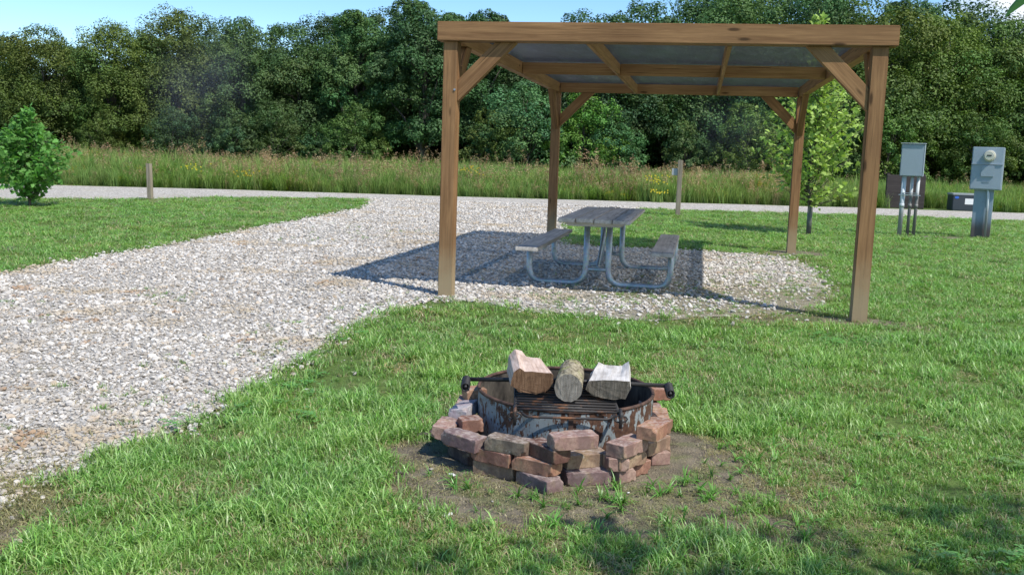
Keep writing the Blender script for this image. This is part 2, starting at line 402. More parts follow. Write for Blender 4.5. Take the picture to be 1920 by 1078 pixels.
# ------------------------------------------------------------------ the ground, drive and road
def soil_mask(b):
    """same worn soil areas for the ground shader"""
    pos = b.n('ShaderNodeSeparateXYZ'); b.l(b.n('ShaderNodeNewGeometry').outputs['Position'], pos.inputs[0])
    nz_ = b.noise(b.coord('World'), 3.0, 5, .65)
    def ell(px, py, rx, ry):
        dx = b.math('DIVIDE', b.math('SUBTRACT', pos.outputs[0], px), rx); dy = b.math('DIVIDE', b.math('SUBTRACT', pos.outputs[1], py), ry)
        return b.math('SUBTRACT', 1.0, b.math('SQRT', b.math('ADD', b.math('MULTIPLY', dx, dx), b.math('MULTIPLY', dy, dy))))
    f = ell(.38, 4.25, 1.12, .96)
    for e in ((3.22, 8.86, .62, .32), (4.5, 15.75, .5, .5), (-2.05, 3.45, .42, .5), (8.9, 20.6, 1.1, .35), (-10.17, 20.6, .4, .25), (6.0, 20.1, .3, .3), (2.6, 8.9, 1.0, .3)):
        f = b.math('MAXIMUM', f, ell(*e))
    return b.rng(b.math('ADD', f, b.math('MULTIPLY', b.math('SUBTRACT', nz_, .5), 1.1)), -.05, .16, smooth=True)
b = MB('ground_cover', .95, .1)
W_ = b.coord('World')
n1 = b.noise(W_, 1.2, 4, .6); n2 = b.noise(W_, 28, 4, .7); n3 = b.noise(b.coord('World', (60, 9, 60)), 1, 3, .6); n4 = b.noise(W_, .33, 3)
gr = b.mix(b.rng(n1, .35, .65), (.12, .205, .05), (.17, .265, .065)); gr = b.mix(b.rng(n2, .35, .7), gr, (.060, .085, .028))
gr = b.mix(b.rng(b.noise(W_, 90, 3, .7), .55, .7, 0, .55), gr, (.32, .30, .14)); gr = b.mix(b.rng(n4, .45, .65, 0, .5), gr, (.17, .235, .065))
so = b.mix(b.rng(b.noise(W_, 7, 5, .65), .38, .62), (.15, .13, .10), (.29, .25, .185)); so = b.mix(b.rng(n2, .4, .75, 0, .7), so, (.115, .10, .07))
so = b.mix(b.rng(b.noise(W_, 4, 3), .50, .62, 0, .75), so, (.165, .185, .085)); so = b.mix(b.rng(b.noise(W_, 5.5, 4), .56, .66, 0, .7), so, (.085, .07, .055))
straw = b.rng(b.noise(b.coord('World', (110, 35, 60)), 1, 4, .75, 1.2), .54, .64); so = b.mix(b.math('MULTIPLY', straw, .6), so, (.46, .38, .23))
b.color(b.mix(soil_mask(b), gr, so)); b.bump(b.math('ADD', n2, b.noise(W_, 120, 3)), .8, .02); M_ground = b.m
S = 420
gv = [(-S, -60, 0), (S, -60, 0), (S, 600, 0), (-S, 600, 0)]
tag(obj('ground', raw_mesh('ground', gv, [(0, 1, 2, 3)]), M_ground), 'flat mown lawn ground running back to the woods', kind='structure')

def gravel_mat(name, sc, mossy=True):
    b = MB(name, .95, .1); W_ = b.coord('World')
    vc = b.vor(W_, sc, out='Color'); vd = b.vor(W_, sc, 'DISTANCE_TO_EDGE')
    sep = b.n('ShaderNodeSeparateColor'); b.l(vc, sep.inputs[0])
    c = b.mix(b.rng(sep.outputs[0], 0, 1), (.38, .35, .31), (.70, .665, .61)); c = b.mix(b.rng(sep.outputs[1], .82, 1, 0, .8), c, (.20, .18, .155))
    c = b.mix(b.rng(vd, .0, .12, .75, 0), c, (.13, .115, .09))
    c = b.mix(b.rng(b.noise(W_, .9, 5, .65), .54, .72, 0, .6), c, (.42, .365, .26))
    c = b.mix(b.rng(b.noise(b.coord('World', (1, .5, 1)), 2.3, 5, .7), .60, .72, 0, .55), c, (.22, .21, .12))
    if mossy:
        pos = b.n('ShaderNodeSeparateXYZ'); b.l(b.n('ShaderNodeNewGeometry').outputs['Position'], pos.inputs[0])
        dx = b.math('DIVIDE', b.math('SUBTRACT', pos.outputs[0], 2.2), 2.3); dy = b.math('DIVIDE', b.math('SUBTRACT', pos.outputs[1], 10.2), 2.6)
        e = b.math('SUBTRACT', 1.0, b.math('SQRT', b.math('ADD', b.math('MULTIPLY', dx, dx), b.math('MULTIPLY', dy, dy))))
        mm = b.rng(b.math('ADD', e, b.math('MULTIPLY', b.math('SUBTRACT', b.noise(W_, 2.2, 5, .65), .5), 1.6)), .0, .5, 0, .8)
        c = b.mix(mm, c, b.mix(b.rng(b.noise(W_, 14, 4, .7), .4, .6), (.17, .165, .085), (.27, .235, .17)))
    b.color(c); b.bump(vd, .9, .02); return b.m
M_gravel = gravel_mat('limestone_gravel', 44)
M_gravel_far = gravel_mat('road_gravel', 22, False)
def sheet(name, poly, z, mat, label):
    V = [(x, y, z) for x, y in poly]; F = tessellate_polygon([[Vector(v) for v in V]])
    me = raw_mesh(name, V, [tuple(f) for f in F]); 
    bm = bmesh.new(); bm.from_mesh(me); bmesh.ops.recalc_face_normals(bm, faces=bm.faces)
    if bm.faces and sum(f.normal.z for f in bm.faces) < 0: bmesh.ops.reverse_faces(bm, faces=bm.faces)
    bm.to_mesh(me); bm.free()
    return tag(obj(name, me, mat), label, kind='structure')
DRIVE_W = wobble(DRIVE, .12, .11, 2.3, 3); ROAD_W = wobble(ROAD, .4, .16, 1.1, 9)
sheet('gravel_drive', DRIVE_W, .008, M_gravel, 'white limestone gravel drive and picnic pad leading to the road')
sheet('gravel_road', ROAD_W, .004, M_gravel_far, 'pale gravel road crossing behind the lawn')

# ------------------------------------------------------------------ scatter by geometry nodes (uncountable cover only)
def scatter(name, P, rot, scl, pick, sources, label, colr=None):
    src = bpy.data.collections.new(name + '_sources')
    for s in sources: src.objects.link(s)
    me = bpy.data.meshes.new(name); me.vertices.add(len(P)); me.vertices.foreach_set('co', np.asarray(P, np.float32).ravel())
    for nm, ty, dat, f in (('rot', 'FLOAT_VECTOR', rot, 'vector'), ('scl', 'FLOAT_VECTOR', scl, 'vector'), ('pick', 'INT', pick, 'value')):
        a = me.attributes.new(nm, ty, 'POINT'); a.data.foreach_set(f, np.asarray(dat, np.int32 if ty == 'INT' else np.float32).ravel())
    me.update()
    o = bpy.data.objects.new(name, me); COL.objects.link(o)
    ng = bpy.data.node_groups.new(name, 'GeometryNodeTree')
    ng.interface.new_socket('Geometry', in_out='INPUT', socket_type='NodeSocketGeometry'); ng.interface.new_socket('Geometry', in_out='OUTPUT', socket_type='NodeSocketGeometry')
    gi = ng.nodes.new('NodeGroupInput'); go = ng.nodes.new('NodeGroupOutput'); io = ng.nodes.new('GeometryNodeInstanceOnPoints'); ci = ng.nodes.new('GeometryNodeCollectionInfo')
    ci.inputs['Collection'].default_value = src; ci.inputs['Separate Children'].default_value = True; ci.inputs['Reset Children'].default_value = True
    io.inputs['Pick Instance'].default_value = True
    def at(nm, ty):
        k = ng.nodes.new('GeometryNodeInputNamedAttribute'); k.data_type = ty; k.inputs[0].default_value = nm; return k.outputs[0]
    e2r = ng.nodes.new('FunctionNodeEulerToRotation'); ng.links.new(at('rot', 'FLOAT_VECTOR'), e2r.inputs[0])
    ng.links.new(gi.outputs[0], io.inputs['Points']); ng.links.new(ci.outputs[0], io.inputs['Instance']); ng.links.new(at('pick', 'INT'), io.inputs['Instance Index'])
    ng.links.new(e2r.outputs[0], io.inputs['Rotation']); ng.links.new(at('scl', 'FLOAT_VECTOR'), io.inputs['Scale']); ng.links.new(io.outputs[0], go.inputs[0])
    md = o.modifiers.new('scatter', 'NODES'); md.node_group = ng
    return tag(o, label, kind='stuff')

def src_obj(name, me, color=(1, 1, 1, 1)):
    o = bpy.data.objects.new(name, me); o.color = color; return o

def blades(n, spread, length, width, lean, cols, seg=3, curl=1.0, rng=NP, flat=0.0):
    """n curved tapering blades as one mesh"""
    V = []; F = []; T = []
    for i in range(n):
        a = rng.uniform(0, 6.283); rr = spread * math.sqrt(rng.uniform()); bx, by = rr * math.cos(a), rr * math.sin(a)
        d = rng.uniform(0, 6.283); Ln = length * rng.uniform(.55, 1.15); wd = width * rng.uniform(.7, 1.2); le = lean * rng.uniform(.3, 1.3)
        c = np.array(cols[rng.integers(len(cols))]) * rng.uniform(.75, 1.25)
        dx, dy = math.cos(d), math.sin(d); fa = d + math.pi / 2 + rng.uniform(-.8, .8); wx, wy = math.cos(fa), math.sin(fa)
        x = y = 0.0; z = 0.0; ang = le * .35; base = len(V)
        for k in range(seg + 1):
            t = k / seg; ww = wd * .5 * (1 - t ** 2.2) if k < seg else 0
            if k < seg:
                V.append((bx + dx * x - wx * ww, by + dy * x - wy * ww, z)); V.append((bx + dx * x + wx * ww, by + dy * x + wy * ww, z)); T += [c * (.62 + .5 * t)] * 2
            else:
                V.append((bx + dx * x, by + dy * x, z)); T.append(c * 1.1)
            st = Ln / seg; x += st * math.sin(ang); z += st * math.cos(ang); ang = min(ang + le * curl * .55, 1.9)
            z = max(z, .002 + flat)
        for k in range(seg - 1):
            q = base + 2 * k; F.append((q, q + 1, q + 3)); F.append((q, q + 3, q + 2))
        q = base + 2 * (seg - 1); F.append((q, q + 1, q + 2))
    return np.array(V), np.array(F), np.array(T)

G_COLS = [(.20, .385, .075), (.245, .45, .095), (.30, .50, .125), (.165, .325, .07), (.37, .53, .20)]
ST_COLS = [(.52, .44, .26), (.42, .36, .19), (.38, .38, .17)]
tufts = []
for k in range(6):
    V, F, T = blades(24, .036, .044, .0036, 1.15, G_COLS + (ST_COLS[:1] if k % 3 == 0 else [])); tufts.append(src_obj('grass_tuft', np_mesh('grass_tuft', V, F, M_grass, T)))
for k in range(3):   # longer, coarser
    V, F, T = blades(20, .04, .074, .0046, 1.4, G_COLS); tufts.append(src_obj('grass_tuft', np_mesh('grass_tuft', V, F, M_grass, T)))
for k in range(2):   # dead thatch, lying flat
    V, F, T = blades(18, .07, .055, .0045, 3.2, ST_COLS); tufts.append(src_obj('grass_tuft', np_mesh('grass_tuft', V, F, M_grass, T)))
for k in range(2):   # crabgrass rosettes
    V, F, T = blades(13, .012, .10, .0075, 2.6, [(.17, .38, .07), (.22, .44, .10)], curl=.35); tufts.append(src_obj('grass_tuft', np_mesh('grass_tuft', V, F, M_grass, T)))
for i, t in enumerate(tufts): t.name = 'grass_tuft_%02d' % i

def pts_in(y0, y1, dens, fac=1.32, pad=.35):
    """random points in the ground wedge the camera could see; dens(y) per m2"""
    out_ = []; y = y0
    while y < y1:
        dy = max(.25, y * .05); hw = (y + dy) * .52 * fac + pad; n = int(NP.poisson(dens(y + dy / 2) * 2 * hw * dy))
        out_.append(np.stack([NP.uniform(-hw, hw, n), NP.uniform(y, y + dy, n)], 1)); y += dy
    return np.concatenate(out_)

D0 = 1500
P = pts_in(2.6, 30, lambda y: D0 * min(1.0, (4.6 / y) ** 1.85))
x, y = P[:, 0], P[:, 1]
sdv = signed(x, y, DRIVE); srd = signed(x, y, ROAD)
edge = np.minimum(sdv + (fbm(x * 2.3, y * 2.3, 3) - .5) * .30, srd + (fbm(x * 1.5, y * 1.5, 31) - .5) * .3)
dirt = dirt_field(x, y)
den = fbm(x * 1.9, y * 1.9, 21); fine = fbm(x * 7, y * 7, 41)
prob = np.clip((den - .20) * 3.2, .25, 1) * np.clip((fine - .2) * 3, .35, 1)
front = (y > 5.3) & (y < 9.2) & (x < 1.4)
prob = np.where(front, prob * np.clip(fbm(x * 3, y * 3, 61) * 2.6 - .5, .32, 1), prob)
prob *= np.clip((edge + .02) / .14, 0, 1)
prob *= np.clip(.55 - dirt / .24, 0.0, 1) ** 1.2 + .008
prob = np.where((y > 8) & (y < 15.8) & (x > -.8) & (x < 4.4), prob * np.where(edge < .25, .45, 1), prob)
ringd = np.hypot(x - RING_C[0], y - RING_C[1])
keep = (NP.uniform(size=len(x)) < prob) & (ringd > .62) & (srd > -.02)
x, y, den, dirt, edge, fine = x[keep], y[keep], den[keep], dirt[keep], edge[keep], fine[keep]
n = len(x)
pick = NP.integers(0, 6, n)
tall = (fbm(x * 1.3, y * 1.3, 77) > .55) | ((edge < .35) & (x < -.2) & (y < 6.5)); pick = np.where(tall & (NP.uniform(size=n) < .6) & (y < 9), NP.integers(6, 9, n), pick)
dead = NP.uniform(size=n) < np.where(fbm(x * 2.6, y * 2.6, 91) > .55, np.where(x > 1.6, .20, .46), .06) * np.where(y < 9.5, 1, .4); pick = np.where(dead, NP.integers(9, 11, n), pick)
far = np.maximum(1.0, y / 4.6) ** .80
sc = NP.uniform(.7, 1.25, n) * (.78 + .5 * den)
sxy = sc * far; sz = sc * np.minimum(far, 1.35)
scl = np.stack([sxy, sxy, sz], 1)
rot = np.stack([NP.normal(0, .12, n), NP.normal(0, .12, n), NP.uniform(0, 6.283, n)], 1)
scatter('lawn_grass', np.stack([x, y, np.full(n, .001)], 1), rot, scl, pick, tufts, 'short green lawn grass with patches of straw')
print('grass', n)

# sprigs: crabgrass round the ring, straw on the soil, odd tufts in the gravel
q = []
for (cx_, cy_, sx_, sy_, k) in ((.98, 4.35, .22, .22, 26), (.62, 3.92, .35, .10, 22), (.30, 3.62, .55, .12, 24), (1.22, 4.62, .15, .2, 14), (-.2, 3.95, .4, .25, 10), (1.05, 4.0, .3, .2, 16)):
    for _ in range(k):
        q.append((R.gauss(cx_, sx_), R.gauss(cy_, sy_), R.choice((11, 12)), R.uniform(.5, 1.05)))
for _ in range(2200):
    q.append((R.uniform(-.85, 1.6), R.uniform(3.35, 5.2), R.choice((9, 10)), R.uniform(.25, .75)))
for _ in range(150):
    q.append((R.gauss(.5, .6), R.gauss(3.9, .3), R.choice((0, 1, 2, 3, 9)), R.uniform(.35, .8)))
for _ in range(700):
    q.append((R.gauss(-2.05, .22), R.gauss(3.5, .28), R.choice((9, 10)), R.uniform(.5, 1.2)))
for _ in range(160):
    q.append((R.uniform(1.5, 3.9), R.gauss(8.95, .25), R.choice((9, 10, 0, 1)), R.uniform(.6, 1.2)))
for (cx_, cy_, r_, k) in ((-3.25, 8.95, .18, 22), (-3.05, 8.75, .1, 8), (-3.1, 15.2, .3, 18), (-2.6, 16.5, .22, 14), (-2.35, 15.8, .2, 12), (-1.9, 17.2, .2, 12), (-2.9, 17.8, .3, 16), (-4.2, 8.2, .15, 8), (-3.7, 7.4, .12, 7), (-2.2, 5.4, .2, 10), (-1.75, 6.4, .3, 34), (-1.9, 4.9, .25, 26), (-1.4, 7.6, .3, 30), (-.9, 8.95, .35, 46), (.9, 9.0, .8, 70), (2.4, 9.6, .8, 130), (3.6, 12.3, .45, 130), (3.7, 14.5, .5, 90), (3.2, 10.9, .5, 130), (1.4, 10.0, .6, 60), (1.6, 8.9, 1.0, 160), (.2, 9.1, .4, 90)):
    for _ in range(k): q.append((R.gauss(cx_, r_), R.gauss(cy_, r_ * 1.2), R.choice((0, 1, 2, 9)), R.uniform(.6, 1.2)))
_e = pts_in(3, 17, lambda y: 60)
_d = signed(_e[:, 0], _e[:, 1], DRIVE)
for (a_, b_), d_ in zip(_e, _d):
    if abs(d_ - .05) < .16 * (.4 + fbm(np.array([a_ * 2]), np.array([b_ * 2]), 4)[0] * 1.4) and R.random() < .8: q.append((a_, b_, R.choice((9, 10, 10, 9, 0)), R.uniform(.7, 1.3)))
q = [a for a in q if math.hypot(a[0] - RING_C[0], a[1] - RING_C[1]) > .70 or a[1] < 3.95]
q = np.array(q); n = len(q)
# soil crumbs and broadleaf clover in the worn ground
sprig_src = [src_obj('sprig_%02d' % i, t.data) for i, t in enumerate(tufts)]
scatter('grass_sprigs', np.stack([q[:, 0], q[:, 1], np.full(n, .006)], 1), np.stack([NP.normal(0, .15, n), NP.normal(0, .15, n), NP.uniform(0, 6.28, n)], 1),
        np.repeat(q[:, 3:4], 3, 1), q[:, 2].astype(int), sprig_src, 'scattered crabgrass sprigs and dry straw on worn soil')

V = []; F = []; T = []
for _ in range(16):
    bx, by = NP.normal(0, .035, 2); z_ = NP.uniform(.015, .035); a0 = NP.uniform(0, 6.28); c = np.array((.17, .36, .085)) * NP.uniform(.8, 1.25)
    for q_ in range(3):
        a = a0 + q_ * 2.1; dx, dy = math.cos(a), math.sin(a); i0 = len(V); l_ = .014
        V += [(bx, by, z_), (bx + dx * l_ * .6 - dy * l_ * .5, by + dy * l_ * .6 + dx * l_ * .5, z_ + .002), (bx + dx * l_ * 1.1, by + dy * l_ * 1.1, z_), (bx + dx * l_ * .6 + dy * l_ * .5, by + dy * l_ * .6 - dx * l_ * .5, z_ + .002)]; F += [(i0, i0 + 1, i0 + 2), (i0, i0 + 2, i0 + 3)]; T += [c] * 4
clov = [src_obj('clover_tuft', np_mesh('clover', np.array(V), np.array(F), M_grass, np.array(T)))]
x = NP.uniform(-2.5, 4.5, 9000); y = NP.uniform(2.8, 9, 9000); k = (fbm(x * 1.7, y * 1.7, 303) > .70) & (NP.uniform(size=9000) < .15) & (dirt_field(x, y) < -.3) & (signed(x, y, DRIVE) > -.05) & (np.hypot(x - RING_C[0], y - RING_C[1]) > .75); x, y = x[k], y[k]; n = len(x)
scatter('clover', np.stack([x, y, np.full(n, .006)], 1), np.stack([np.zeros(n), np.zeros(n), NP.uniform(0, 6.28, n)], 1), np.repeat(NP.uniform(.7, 1.5, (n, 1)), 3, 1), np.zeros(n, int), clov, 'low clover leaves mixed into the lawn')
b = MB('soil_crumbs', .95, .1); b.color(b.mix(b.rng(b.objinfo('Random'), 0, 1), (.10, .085, .065), (.30, .26, .20))); M_crumb = b.m

# ---- loose stones
def stone_mat():
    b = MB('limestone_chips', .9, .2); o = b.coord('Object'); r_ = b.objinfo('Random')
    c = b.mix(b.rng(r_, 0, 1), (.37, .34, .305), (.71, .675, .625)); c = b.mix(b.rng(b.math('FRACT', b.math('MULTIPLY', r_, 17.3)), .88, .95, 0, .8), c, (.23, .20, .165))
    c = b.mix(b.rng(b.math('FRACT', b.math('MULTIPLY', r_, 41.7)), .90, .95, 0, .6), c, (.50, .38, .25))
    c = b.mix(b.rng(b.noise(o, 40, 4, .7), .5, .75, 0, .45), c, (.33, .30, .25)); 
    W_ = b.coord('World'); c = b.mix(b.rng(b.noise(W_, .8, 5, .7), .53, .62, 0, .8), c, (.44, .36, .255)); c = b.mix(b.rng(b.noise(W_, 1.9, 3, .6), .64, .69, 0, .8), c, (.36, .235, .14))
    b.color(c); b.bump(b.noise(o, 60, 3), .4, .003); return b.m
M_stone = stone_mat()
def stone_mesh(seed, r=1.0, flat=.55, sub=1):
    rr = random.Random(seed); bm = bmesh.new(); bmesh.ops.create_icosphere(bm, subdivisions=sub, radius=r)
    pl = [(Vector((rr.gauss(0, 1), rr.gauss(0, 1), rr.gauss(0, 1))).normalized(), rr.uniform(.55, .9)) for _ in range(7)]
    for v in bm.verts:
        for nn_, d in pl:
            e = v.co.dot(nn_) - d
            if e > 0: v.co -= nn_ * e
        v.co.x *= 1.15; v.co.z *= flat; v.co += Vector((rr.gauss(0, .05), rr.gauss(0, .05), rr.gauss(0, .04)))
    return bm_mesh('stone', bm, M_stone)
stones = [src_obj('stone_%02d' % i, stone_mesh(i, 1, R.uniform(.45, .75), 2 if i < 4 else 1)) for i in range(8)]
crumbs = []
for i in range(4):
    me_ = stone_mesh(60 + i, 1, .6, 1); me_.materials.clear(); me_.materials.append(M_crumb); crumbs.append(src_obj('crumb_%d' % i, me_))
x = NP.uniform(-2.6, 4.6, 60000); y = NP.uniform(3.0, 9.6, 60000); k = (dirt_field(x, y) > -.25) & (NP.uniform(size=60000) < .8) | (NP.uniform(size=60000) < .02); k &= signed(x, y, DRIVE) > -.05; x, y = x[k], y[k]; n = len(x)
s = np.clip(NP.lognormal(math.log(.0028), .5, n), .0015, .012)
scatter('soil_crumbs', np.stack([x, y, s * .2], 1), NP.uniform(0, 3, (n, 3)), np.repeat(s[:, None], 3, 1), NP.integers(0, 4, n), crumbs, 'crumbs of dry soil and grit on the bare patches')
P = pts_in(2.8, 29, lambda y: 2900 * min(1.0, (5.2 / y) ** 1.55))
x, y = P[:, 0], P[:, 1]
sdv = signed(x, y, DRIVE) + (fbm(x * 2.3, y * 2.3, 3) - .5) * .18
padf = (x > -.3) & (y < 16); pr = np.clip(np.where(padf, .25 - sdv / .95, .5 - sdv / .34), 0.0, 1); pr *= np.where(y < 16, np.clip(1.15 - 1.5 * np.clip(1 - np.hypot((x - 2.1) / 2.4, (y - 10.3) / 2.8), 0, 1) * (fbm(x * 1.6, y * 1.6, 14) * 1.9 - .1), .3, 1), 1)
pr = np.maximum(pr, np.where((sdv < .5), .010, 0))
lat = x - np.interp(y, [0, 5, 10, 14, 18, 22, 28], [-7.2, -6.15, -5.37, -4.8, -4.35, -3.9, -4.0])
trk = np.maximum(np.exp(-((lat - 1.35) / .38) ** 2), np.exp(-((lat - 3.15) / .38) ** 2)) * (y < 27)
pr *= 1 - .36 * trk * np.clip(fbm(x * .8, y * .5, 19) * 2.2 - .3, .2, 1) - .22 * (fbm(x * .9 + 5, y * .6, 23) > .56) ; pr *= np.clip(fbm(x * 5, y * 5, 8) * 2.2, .5, 1)
keep = NP.uniform(size=len(x)) < pr * .92
x, y = x[keep], y[keep]; n = len(x)
far = np.maximum(1, y / 5.2) ** .72
s = np.clip(NP.lognormal(math.log(.0088), .38, n), .004, .022) * far ** .8
s = np.where(far > 1.3, np.minimum(s, .026), s)
z = .010 + s * .28
scatter('loose_gravel', np.stack([x, y, z], 1), np.stack([NP.normal(0, .35, n), NP.normal(0, .35, n), NP.uniform(0, 6.28, n)], 1), np.stack([s, s, s], 1) * NP.uniform(.8, 1.2, (n, 1)),
        NP.integers(0, 8, n), stones, 'loose white limestone chips covering the drive')
print('stones', n)

# ------------------------------------------------------------------ timber shade shelter
YAW = -0.184
SH = empty('shade_shelter', (-.659, 9.573, 0), YAW)
tag(SH, 'open timber picnic shelter of brown stained posts and beams over the gravel pad', 'shelter')
WID, DEP, HT = 3.887, 7.109, 2.45
PW = .14
def board(name, parent, mat, A, B_, w_, h_, roll=0.0, bev=.004):
    """box from A to B_ (parent space), w_ across, h_ high"""
    A = Vector(A); B_ = Vector(B_); ex = (B_ - A); Ln = ex.length; ex.normalize()
    up = Vector((0, 0, 1)) if abs(ex.z) < .9 else Vector((0, 1, 0))
    ey = up.cross(ex).normalized(); ez = ex.cross(ey)
    bm = bmesh.new(); bm_box(bm, (0, 0, 0), (Ln, w_, h_)); bm_bevel(bm, bev, 2)
    M = Matrix((ex, ey, ez)).transposed().to_4x4(); M.translation = (A + B_) / 2
    return obj(name, bm_mesh(name, bm), mat, parent, M @ Matrix.Rotation(roll, 4, 'X'))
def prism(name, parent, mat, pts, origin, e1, thick, grain, bev=.004):
    """pts (a,z) in the vertical plane through origin along e1; thickness across; grain = direction in the plane (a,z)"""
    e1 = Vector(e1).normalized(); up = Vector((0, 0, 1)); gx = (e1 * grain[0] + up * grain[1]).normalized(); nrm = e1.cross(up).normalized(); gz = gx.cross(nrm)
    M = Matrix((gx, nrm, gz)).transposed().to_4x4(); M.translation = origin; Mi = M.inverted()
    V = []; n_ = len(pts)
    for s in (-.5, .5):
        for a, z in pts: V.append(Mi @ (Vector(origin) + e1 * a + up * z + nrm * thick * s))
    bm = bmesh.new(); vs_ = [bm.verts.new(v) for v in V]
    bm.faces.new(vs_[:n_]); bm.faces.new(vs_[n_:][::-1])
    for i in range(n_): bm.faces.new((vs_[i], vs_[i + n_], vs_[(i + 1) % n_ + n_], vs_[(i + 1) % n_]))
    bmesh.ops.recalc_face_normals(bm, faces=bm.faces); bm_bevel(bm, bev, 1)
    return obj(name, bm_mesh(name, bm), mat, parent, M)
posts = {}
for (a, c) in ((0, 0), (1, 0), (0, 1), (1, 1)):
    X, Y = a * WID, c * DEP + (PW / 2 if c == 0 else -PW / 2)
    o = board('post', SH, M_lumber, (X, Y, -.02), (X, Y, HT), PW, PW, bev=.006)
BH, BT = .178, .17
board('front_beam', SH, M_lumber, (-.125, .045, HT + BH / 2 + .001), (WID + .14, .045, HT + BH / 2 + .001), BT, BH, bev=.007)
board('rear_beam', SH, M_lumber_roof, (.06, DEP - .06, HT + .078), (WID - .06, DEP - .06, HT + .078), .09, .15)
for X in (.0, WID):
    board('side_rail', SH, M_lumber_roof, (X, .135, HT + .078), (X, DEP + .02, HT + .078), .10, .152)
MIDY = 3.55
for X in (WID / 3, WID * 2 / 3):
    board('rafter', SH, M_lumber_roof, (X, .135, HT + .068), (X, DEP - .11, HT + .068), .045, .14)
for i in range(3):
    x0, x1 = (i * WID / 3 + (.055 if i == 0 else .025)), ((i + 1) * WID / 3 - (.055 if i == 2 else .025))
    board('cross_blocking', SH, M_lumber_roof, (x0, MIDY, HT + .072), (x1, MIDY, HT + .072), .045, .145)
def knee(ox, oy, dx, dy, Lk, t=.145, th=.09, mat=M_lumber):
    c = t * 1.414
    prism('knee_brace', SH, mat, [(0, -Lk), (0, -Lk + c), (Lk - c, 0), (Lk, 0)], (ox, oy, HT - .001), (dx, dy, 0), th, (1, 1))
h = PW / 2 + .001
knee(h, PW / 2, 1, 0, .56); knee(WID - h, PW / 2, -1, 0, .56)
knee(h, DEP - PW / 2, 1, 0, .56); knee(WID - h, DEP - PW / 2, -1, 0, .56)
knee(0, PW + .001, 0, 1, .56); knee(WID, PW + .001, 0, 1, .56)
knee(0, DEP - PW - .001, 0, -1, .60); knee(WID, DEP - PW - .001, 0, -1, .60)
# roof: ribbed sheet on top
nx, ny = 24, 2; V = []; F = []
for j in range(ny):
    for i in range(nx + 1):
        X = -.06 + (WID + .12) * i / nx; V.append((X, .14 + (DEP - .10) * j / (ny - 1), HT + .158 ))
for i in range(nx): F.append((i, i + 1, i + nx + 2, i + nx + 1))
bm = bmesh.new(); vv = [bm.verts.new(v) for v in V]; [bm.faces.new([vv[k] for k in f]) for f in F]
obj('roof_sheet', bm_mesh('roof_sheet', bm, M_roof), None, SH)
# small bolt head seen on the front left post
bm = bmesh.new(); bmesh.ops.create_cone(bm, cap_ends=True, segments=8, radius1=.012, radius2=.010, depth=.012)
obj('bolt', bm_mesh('bolt', bm, M_galv), None, SH, Matrix.Translation((.05, -.004, 2.0)) @ Matrix.Rotation(math.pi / 2, 4, 'X'))

# ------------------------------------------------------------------ picnic table
PT = empty('picnic_table', (.945, 10.75, 0), YAW)
tag(PT, 'picnic table with weathered grey planks on bent galvanised pipe frame', 'picnic table')
def planks(name, mat, x0, x1, y0, y1, z, th, k, parent, notch=False):
    bm = bmesh.new(); wpl = (x1 - x0) / k
    for i in range(k):
        a = x0 + i * wpl; yy0 = y0 + R.uniform(-.012, .012); yy1 = y1 + R.uniform(-.012, .012)
        v = bm_box(bm, (a + wpl / 2, (yy0 + yy1) / 2, z - th / 2 + R.uniform(-.003, .003)), (wpl - .008, yy1 - yy0, th))
        for q_ in v:
            if abs(q_.co.y - yy0) < .01: q_.co.z += .0
    bm_bevel(bm, .006, 2)
    # grain runs along local X: store mesh rotated a quarter turn
    Mr = Matrix.Rotation(math.pi / 2, 4, 'Z'); bmesh.ops.transform(bm, matrix=Mr.inverted(), verts=bm.verts)
    return obj(name, bm_mesh(name, bm), mat, parent, Mr)
YB, YE = -.45, 2.28
planks('tabletop', M_grey_wood, -.42, .35, YB + .02, YE, .765, .042, 4, PT)
planks('bench_seat', M_grey_wood, -.83, -.585, YB - .18, YE - .05, .455, .042, 1, PT)
planks('bench_seat', M_grey_wood, .57, .815, YB - .08, YE - .15, .455, .042, 1, PT)
def cleat(x0, x1, y_, z_, nm='cleat'):
    bm = bmesh.new(); pts = [(x0, z_), (x1, z_), (x1 - .05, z_ - .04), (x0 + .05, z_ - .04)]
    vv = [bm.verts.new((a, y_ + s, b_)) for s in (-.03, .03) for a, b_ in pts]; bm.faces.new(vv[:4]); bm.faces.new(vv[4:][::-1])
    for i in range(4): bm.faces.new((vv[i], vv[i + 4], vv[(i + 1) % 4 + 4], vv[(i + 1) % 4]))
    bmesh.ops.recalc_face_normals(bm, faces=bm.faces); obj(nm, bm_mesh(nm, bm, M_grey_wood), None, PT)
for y_ in (-.33, .95, 2.1): cleat(-.36, .29, y_, .722)
RP = .033
